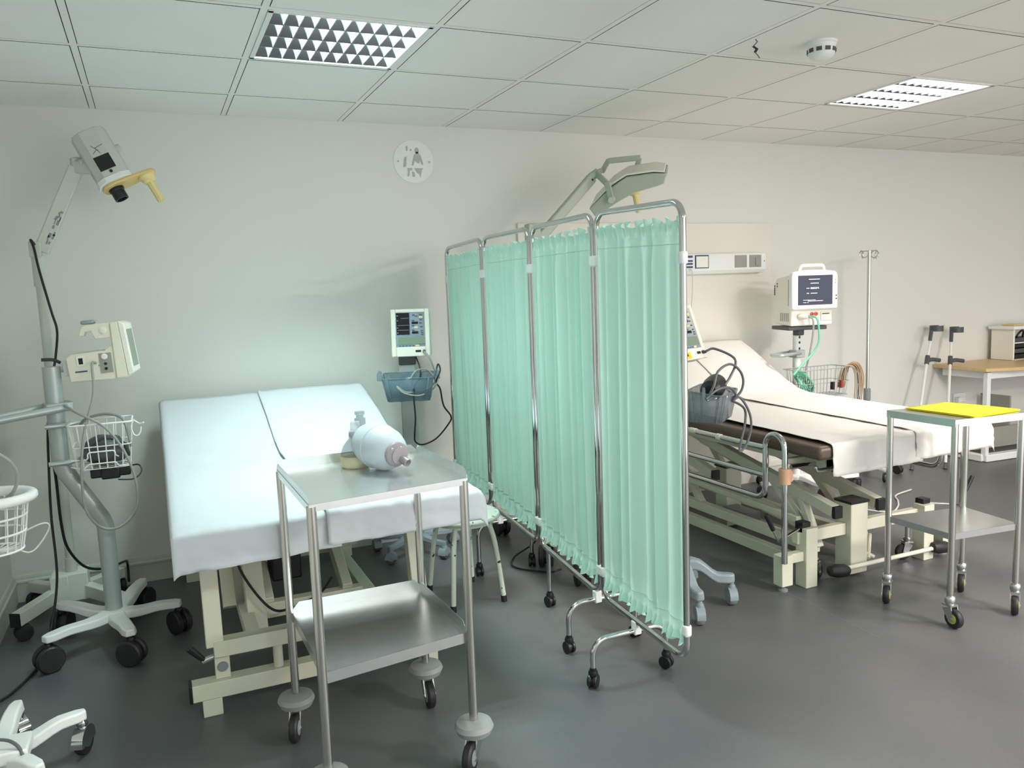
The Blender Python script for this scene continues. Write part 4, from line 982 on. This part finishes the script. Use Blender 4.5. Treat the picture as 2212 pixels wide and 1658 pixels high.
# ------------------------------------------------------------------ stand with cream monitor, left corner
T = thing('monitor_stand', 'silver bent pole stand with wire basket in the left corner', 'stand', (-.07, -.74, 0))
tips = [(-.3, -.945), (-.285, -.56), (.0, -1.04), (.185, -.8), (.04, -.42)]
star(T, (-.068, -.745), tips, .12, .135, M['white'], hub=.055, w0=.085, w1=.06, th=.032)
for k, (x, y) in enumerate(tips): caster(T, x, y, .053, .05, .125, (25, 70, 150, 120, 60)[k], 'twin', M['rubber'], M['black'], None, (x, y))
MB().tube(fillet([(-.068, -.735, .1), (-.07, -.73, .52), (-.212, -.73, .78), (-.212, -.73, 1.195)], .14, 12), .034, 24).build('pole', M['greypole'], T)
c = MB().tube(fillet([(-.16, -.78, 1.03), (-.46, -.88, 1.0), (-.5, -.82, 1.0), (-.24, -.69, 1.03)], .02, 5), .0155, 12).box((-.2, -.735, 1.03), (.1, .1, .036), Matrix.Rotation(.25, 3, 'Z')); c.build('handle', M['greypole'], T, bevel=.005)
for z in (.955, .80): MB().tube([(-.25, -.78, z), (-.18, -.775, z), (-.13, -.74, z + .006)], .01, 10).build('basket_bracket', M['greypole'], T)
wire_basket(T, -.165, .07, -.87, -.68, .775, .96, .84, M['white'], r=.0025, r1=.004, nx=7, ny=4)
c = MB()
c.tube(fillet([(-.16, -.865, .82), (-.1, -.88, .82), (-.1, -.885, .85), (.0, -.885, .85), (.0, -.88, .83), (.01, -.86, .82)], .012, 4), .003, 7)
c.tube(fillet([(-.165, -.84, .79), (-.12, -.875, .78), (-.1, -.875, .80), (.0, -.875, .8), (.01, -.865, .78), (.05, -.84, .78)], .012, 4), .003, 7)
c.tube(catmull([(.068, -.8, .95), (.075, -.83, .96), (.1, -.85, .945), (.115, -.86, .95)], 5), .0035, 7); c.tube([(.085 + .03 * math.cos(a) * .6, -.85, .93 + .035 * math.sin(a)) for a in [math.radians(100 + 33 * k) for k in range(9)]], .003, 7)
c.build('basket_hook', M['white'], T)
c = MB().bb((-.1, -.84, .733), (.05, -.72, .772)).bb((-.06, -.85, .726), (.01, -.71, .772)); c.build('power_adapter', M['black'], T, bevel=.006)
MB().tube(catmull([(.045, -.78, .76), (.08, -.8, .765), (.09, -.82, .74), (.06, -.84, .715), (0., -.845, .72)], 6), .003, 7).build('adapter_cord', M['cable'], T)
c = MB()
random.seed(11)
def wob(o, r, sc):
    def f(u, v):
        a = 2 * PI * u; b_ = PI * v; d = V((math.cos(a) * math.sin(b_), math.sin(a) * math.sin(b_), math.cos(b_)))
        k = 1 + .22 * noise.noise(d * 1.8 + V((o[0] * 9, 1, 3))); return V(o) + V((d.x * sc[0], d.y * sc[1], d.z * sc[2])) * r * k
    return f
MBc = MB().grid(wob((-.04, -.78, .838), 1, (.085, .06, .062)), 28, 18)
MBc.tube(catmull([(-.1, -.8, .85), (-.04, -.85, .9), (.03, -.83, .87), (.05, -.8, .81)], 6), .007, 8)
o = MBc.build('blood_pressure_cuff', M['dkgrey'], smooth=70); tag(o, 'crumpled dark grey cuff inside the corner stand wire basket', 'cuff')
# the cream monitor seen from its side
Fc = fr((-.03, -.8, 1.13), -8, 0, -3)
m3 = thing('vital_signs_monitor', 'cream monitor seen side-on, clamped to the silver corner pole', 'monitor', Fc @ V((0, 0, 0)))
MB(Fc).prism([(-.115, .004), (.075, .0), (.075, .13), (.06, .145), (.03, .122), (-.1, .118), (-.12, .105)], .15, 'xz', (0, 0, 0)).build('housing', M['cream2'], m3, bevel=.005)
MB(Fc).prism([(.058, .0), (.108, .004), (.096, .235), (.062, .232)], .16, 'xz', (0, -.005, 0)).build('front_case', M['cream2'], m3, bevel=.006)
MB(Fc).prism([(.105, .006), (.13, .022), (.118, .225), (.093, .238)], .164, 'xz', (0, -.007, 0)).build('bezel', M['ivory'], m3, bevel=.005)
MB(Fc).prism([(.1275, .045), (.1295, .045), (.1205, .2), (.1185, .2)], .12, 'xz', (0, .013, 0)).build('screen', M['lcd'], m3)
MB(Fc).prism([(-.06, .188), (-.04, .188), (-.035, .204), (-.012, .206), (.0, .17), (.062, .172), (.062, .232), (-.03, .234), (-.045, .225)], .05, 'xz', (0, .0, 0)).build('handle', M['cream2'], m3, bevel=.004)
MB(Fc).bb((-.045, -.002, .234), (.005, .05, .25)).build('handle_grip', M['blugrey'], m3, bevel=.007)
c = MB(Fc).bb((.005, -.0018, .03), (.052, .001, .112)).build('label_panel', M['recess'], m3)
k = MB(Fc)
k.lathe([(.012, 0), (.012, .003), (.009, .004)], (.026, -.002, .098), (0, -1, 0), 18); k.build('dial', M['ivory'], c)
k = MB(Fc)
for z in (.068, .048): k.cyl((.027, -.004, z), (.027, -.0015, z), .006)
k.bb((-.072, -.0025, .075), (-.056, .0, .1)); k.build('port', M['black'], c)
MB(Fc).bb((-.08, -.002, .067), (-.048, -.0004, .108)).build('switch_plate', M['ivory'], m3, bevel=.002)
MB(Fc).bb((-.09, -.0012, .042), (-.045, .0, .048)).bb((-.0, -.0012, .06), (.002, .0, .066)).build('printed_label', M['keydk'], m3)
MB(Fc).lathe([(.014, 0), (.014, .004), (.012, .005)], (.035, -.0, .205), (0, -1, 0), 18).build('knob', M['ivory'], m3)
MB(Fc).bb((-.14, .03, .03), (-.118, .12, .095)).cyl((-.16, .07, .065), (-.13, .07, .062), .018).build('clamp', M['white'], m3, bevel=.004)
MB(Fc).tube(catmull([(-.145, .02, .09), (-.165, .0, .105), (-.2, -.02, .11)], 5), .007, 8).build('clamp_lever', M['black'], m3)
o = MB().tube(catmull([W(Fc, -.01, -.004, .075), W(Fc, -.018, -.03, .07), (-.06, -.85, 1.08), (-.1, -.87, .95), (-.12, -.88, .84), (-.13, -.88, .7), (-.12, -.88, .6), (-.07, -.87, .53), (0., -.87, .53), (.06, -.87, .6), (.065, -.87, .72), (.03, -.88, .85), (-.03, -.89, .95), (-.12, -.86, 1.01), (-.17, -.8, 1.04)], 10), .0055, 8).build('sensor_cable', M['cableg'], m3)
o = MB().tube(catmull([(-.13, -.7, .94), (-.1, -.72, .97), (-.03, -.75, .985), (.03, -.79, .97), (.05, -.82, .92), (.06, -.83, .85)], 8), .006, 8).build('cuff_hose', M['cableg'], m3)
# floor cables
o = MB().tube(catmull([(-.2, -.42, 1.17), (-.23, -.5, 1.1), (-.255, -.62, .95), (-.265, -.66, .77), (-.275, -.66, .56), (-.275, -.68, .3), (-.31, -.72, .1), (-.34, -.8, .012), (-.36, -.95, .008), (-.41, -1.1, .008), (-.47, -1.22, .008), (-.5, -1.5, .008)], 10), .0055, 8).build('trailing_cable', M['cable'])
tag(o, 'black cable dropping beside the lamp pole and trailing along floor', 'cable')
o = MB().tube(catmull([(-.255, -.6, .85), (-.25, -.6, .7), (-.25, -.58, .5), (-.235, -.56, .38), (-.18, -.5, .27), (-.1, -.4, .22), (-.04, -.2, .18), (-.035, -.03, .12), (-.035, -.03, .02)], 10), .006, 8).build('trailing_cable', M['cable'])
tag(o, 'black cable curving from silver pole to the skirting board', 'cable')

# ------------------------------------------------------------------ stand cut by the left edge
T = thing('monitor_stand', 'white stand with round basket handle at left edge', 'stand', (-.37, -1.72, 0))
bc = (-.36, -1.74)
tips = [(-.13, -1.67), (-.33, -1.5), (-.5, -1.58), (-.48, -1.9), (-.22, -1.95)]
star(T, bc, tips, .1, .13, M['white'], hub=.05, w0=.075, w1=.05, th=.034)
MB().bb((-.36, -1.86, .11), (-.255, -1.74, .15)).build('base_cover', M['white'], T, bevel=.006)
for k, (x, y) in enumerate(tips): caster(T, x, y, .045, .03, .12, (70, 120, 10, 250, 300)[k], 'shell', M['rubber'], M['chrome'], M['chrome'], (x, y))
MB().cyl((-.39, -1.74, .1), (-.39, -1.74, 1.12), .025, 18).build('pole', M['white'], T)
rc = V((-.315, -1.7, .875)); c = MB()
R0 = .105
c.tube([rc + V((R0 * 1.15 * math.cos(a), R0 * math.sin(a), 0)) for a in [2 * PI * k / 32 for k in range(32)]], .0155, 12, True); c.build('ring_handle', M['white'], T)
c = MB()
for z, r in ((-.055, .09), (-.105, .084), (-.16, .075)):
    c.tube([rc + V((r * 1.12 * math.cos(a), r * math.sin(a), z)) for a in [2 * PI * k / 28 for k in range(28)]], .0035, 8, True)
for k in range(20):
    a = 2 * PI * k / 20; u = V((1.12 * math.cos(a), math.sin(a), 0)); c.tube([rc + u * .098, rc + u * .085 + V((0, 0, -.1)), rc + u * .074 + V((0, 0, -.16)), rc + V((0, 0, -.165))], .002, 6)
c.build('wire_basket', M['white'], T)
MB().bb((-.4, -1.73, .86), (-.37, -1.68, .92)).build('basket_bracket', M['greypole'], T, bevel=.004)
MB().tube(catmull([rc + V((.06, .03, -.13)), rc + V((.13, .04, -.105)), rc + V((.15, .05, -.12)), rc + V((.12, .05, -.17)), rc + V((.09, .04, -.19)), rc + V((.05, .03, -.165))], 7), .0025, 7).build('thin_cord', M['cablew'], T)
t = thing('vital_signs_monitor', 'white monitor cut off at far left above the round basket handle', 'monitor', (-.42, -1.7, 1.1))
Fd = fr((-.395, -1.70, 1.0), -4, 0)
MB(Fd).bb((-.1, -.05, .03), (.105, .08, .26)).build('housing', M['white'], t, bevel=.015, seg=3)
MB(Fd).bb((-.085, -.054, .07), (.075, -.049, .235)).build('screen', M['screenblk'], t)
MB().tube(catmull([W(Fd, .06, -.05, .04), (-.29, -1.78, 1.04), (-.235, -1.78, 1.0), (-.22, -1.76, .95), (-.235, -1.74, .9), (-.275, -1.71, .86), (-.3, -1.7, .8)], 8), .005, 8).build('probe_cable', M['cableg'], t)
o = MB().tube(catmull([(-.44, -1.66, .16), (-.36, -1.79, .175), (-.3, -1.83, .17), (-.27, -1.86, .14), (-.265, -1.88, .06), (-.29, -1.95, .008), (-.36, -2.1, .008)], 8), .005, 8).build('floor_cord', M['cabledk'])
tag(o, 'grey cord draped over the white base at lower left', 'cord')

# ------------------------------------------------------------------ examination lamp behind the screen
T = thing('examination_lamp', 'grey-green examination lamp with wide flat head, behind the screen', 'lamp', (2.12, -.52, 0))
kx, ky = 2.1, -.5
MB().bb((kx - .1, ky - .13, .09), (kx + .1, ky + .02, .2)).build('base_block', M['cream2'], T, bevel=.004)
MB().beam((kx - .06, ky - .1, .13), (1.985, -1.2, .12), .05, .05).beam((kx - .02, ky - .1, .13), (1.965, -.83, .135), .06, .05).beam((kx - .06, ky, .13), (1.97, -.2, .12), .05, .05).beam((kx + .06, ky, .13), (2.3, -.2, .12), .05, .05).build('base_leg', M['cream2'], T, bevel=.004)
for x, y, hd in ((1.99, -1.17, 70), (1.96, -.84, 60), (1.975, -.22, 90), (2.28, -.22, 100)): caster(T, x, y, .056, .055, .115, hd, 'twin', M['rubber'], M['black'], None, (x, y))
MB().cyl((kx, ky, .19), (kx, ky, 1.68), .022, 18).build('pole', M['lampgreen'], T)
MB().bb((kx - .03, ky - .03, 1.66), (kx + .045, ky + .03, 1.79)).build('joint', M['lampgreen'], T, bevel=.006)
MB().beam((kx + .035, ky, 1.7), (2.485, ky, 2.045), .045, .055).cyl((kx + .05, ky - .028, 1.7), (kx + .05, ky + .03, 1.7), .02).build('spring_arm', M['lampgreen'], T, bevel=.008)
MB().cyl((2.475, ky - .024, 2.03), (2.475, ky - .021, 2.03), .006).build('screw', M['black'], T)
# head: two angled wings; bright top, rim, yoke, handle
Ml = Matrix.Translation(V((2.675, -.58, 2.0))) @ Matrix.Rotation(math.radians(-38), 4, 'Z') @ Matrix.Rotation(math.radians(20), 4, 'X')
wy = .12
sec = [(-.215, -.09), (-.185, -.14), (-.12, -.105), (-.04, -.058), (.04, -.02), (.155, .006), (.2, .018), (.215, .07), (.145, .078), (0, .068), (-.08, .022)]
MB(Ml).prism(sec, 2 * wy, 'xz', (0, -wy, 0)).build('lamp_head', M['lampgreen'], T, bevel=.007)
MB(Ml).prism([(-.205, -.082), (-.08, .028), (0, .073), (.145, .083), (.205, .076), (.2, .084), (.14, .094), (-.005, .082), (-.09, .036), (-.2, -.068)], 2 * wy - .03, 'xz', (0, -wy + .015, 0)).build('top_cover', M['ivory'], T, bevel=.003)
k = MB(Ml).prism([(.2025, .026), (.2035, .026), (.2148, .062), (.2138, .062)], .12, 'xz', (0, -.06, 0)).build('sticker', M['stick'], T, label='white sticker on the head end')
c = MB(Ml)
for q in range(5): c.prism([(.2062, .036), (.2076, .036), (.2118, .05), (.2106, .05)], .009, 'xz', (0, -.034 + .014 * q, 0))
c.build('sticker_text', M['keydk'], k)
p0 = V((2.49, ky, 2.055)); wf = lambda *p: Ml @ V(p)
c = MB().cyl((2.475, ky, 2.045), (2.52, ky - .01, 2.075), .024)
c.beam(p0 + V((.01, -.02, .012)), wf(-.1, -wy - .02, .04), .012, .036).beam(wf(-.103, -wy - .02, .055), wf(-.085, -wy - .02, -.05), .012, .034, up=(.6, -.8, 0))
c.beam(p0 + V((.01, .02, .012)), wf(-.16, wy + .02, .06), .012, .03).beam(wf(-.165, wy + .02, .05), wf(-.12, wy + .02, .115), .012, .032).beam(wf(-.125, wy + .02, .11), wf(.06, wy + .02, .115), .012, .032)
c.beam(wf(.055, wy + .02, .115), wf(.03, wy + .0, .05), .012, .03)
c.build('yoke', M['lampgreen'], T, bevel=.004)
MB(Ml).cyl((-.085, -wy - .03, -.045), (-.085, -wy + .002, -.045), .018, 18).build('pivot', M['lampgrey'], T)
hh = wf(.03, -.02, -.022); hv = V((.1, -.05, -.6)).normalized()
MB().lathe([(.042, -.004), (.045, .01), (.032, .028), (.026, .034)], hh, hv, 18).lathe([(.018, .03), (.017, .13), (.012, .132)], hh, hv, 10).build('handle', M['tan2'], T)
MB().tube(catmull([(1.99, -.95, .012), (1.92, -.95, .01), (1.8, -.8, .008), (1.86, -.65, .008), (2.0, -.62, .06), (2.05, -.56, .12)], 8), .005, 7).build('power_cable', M['cable'], T)

# things on the floor far right of the bed
t = thing('extension_lead', 'white extension socket with trailing cord, on floor beyond right bed', 'extension lead', (4.3, -.75, 0))
MB().box((4.3, -.75, .02), (.2, .06, .038), Matrix.Rotation(.5, 3, 'Z')).build('socket_block', M['white'], t, bevel=.005)
MB().tube(catmull([(4.22, -.8, .015), (4.12, -.9, .008), (4.2, -1.05, .008), (4.33, -1.0, .008), (4.45, -.9, .008), (4.55, -.8, .008), (4.75, -.75, .008)], 8), .005, 7).build('cord', M['cablew'], t)

# ------------------------------------------------------------------ light and camera
def area(name, loc, sx, sy, power, col, rot=(0, 0, 0)):
    l = bpy.data.lights.new(name, 'AREA'); l.shape = 'RECTANGLE'; l.size = sx; l.size_y = sy; l.energy = power; l.color = col
    o = bpy.data.objects.new(name, l); COL.objects.link(o); o.location = loc; o.rotation_euler = rot; return o
cool, warm = (.76, 1, .97), (1, .925, .86)
for (i, j), col, pw in ((LIGHTS[0], cool, 54), (LIGHTS[1], warm, 30), (LIGHTS[2], (.80, 1, .98), 34), (LIGHTS[3], (1, .92, .86), 120), (LIGHTS[4], (1, .92, .86), 60)):
    cx, cy = (xs[i] + xs[i + 1]) / 2, (ys[j] + ys[j + 1]) / 2
    if j == 2:
        for k in range(4): area('tube_and_fill_lamp', (cx, cy + .135 * (k - 1.5), H + .0685), .52, .03, pw / 4, col)
    else: area('tube_and_fill_lamp', (cx, cy, H + .004), .53, .53, pw, col)  # bare lamps out of view; right-hand ones added to brighten the floor
w = bpy.data.worlds.new('World'); bpy.context.scene.world = w; w.use_nodes = True
w.node_tree.nodes['Background'].inputs[0].default_value = (1, .99, .975, 1); w.node_tree.nodes['Background'].inputs[1].default_value = 2.15

cam = bpy.data.cameras.new('camera'); co = bpy.data.objects.new('camera', cam); COL.objects.link(co)
cam.sensor_fit = 'HORIZONTAL'; cam.sensor_width = 36; cam.lens = 1733.2 * 36 / 2212; cam.clip_start = .05
yaw, pitch, roll = .417188502, .117366060, -.0361882351
f = V((math.sin(yaw) * math.cos(pitch), math.cos(yaw) * math.cos(pitch), -math.sin(pitch)))
r0 = V((math.cos(yaw), -math.sin(yaw), 0)); u0 = r0.cross(f)
r = r0 * math.cos(roll) + u0 * math.sin(roll); u = -r0 * math.sin(roll) + u0 * math.cos(roll)
co.matrix_world = Matrix(((r.x, u.x, -f.x, .18215744), (r.y, u.y, -f.y, -4.49155441), (r.z, u.z, -f.z, 1.4423706), (0, 0, 0, 1)))
sc = bpy.context.scene; sc.camera = co
sc.view_settings.view_transform = 'Standard'; sc.view_settings.look = 'None'; sc.view_settings.exposure = .3; sc.view_settings.gamma = 1.04
sc.cycles.use_denoising = True
sc.cycles.max_bounces = 8; sc.cycles.transparent_max_bounces = 16
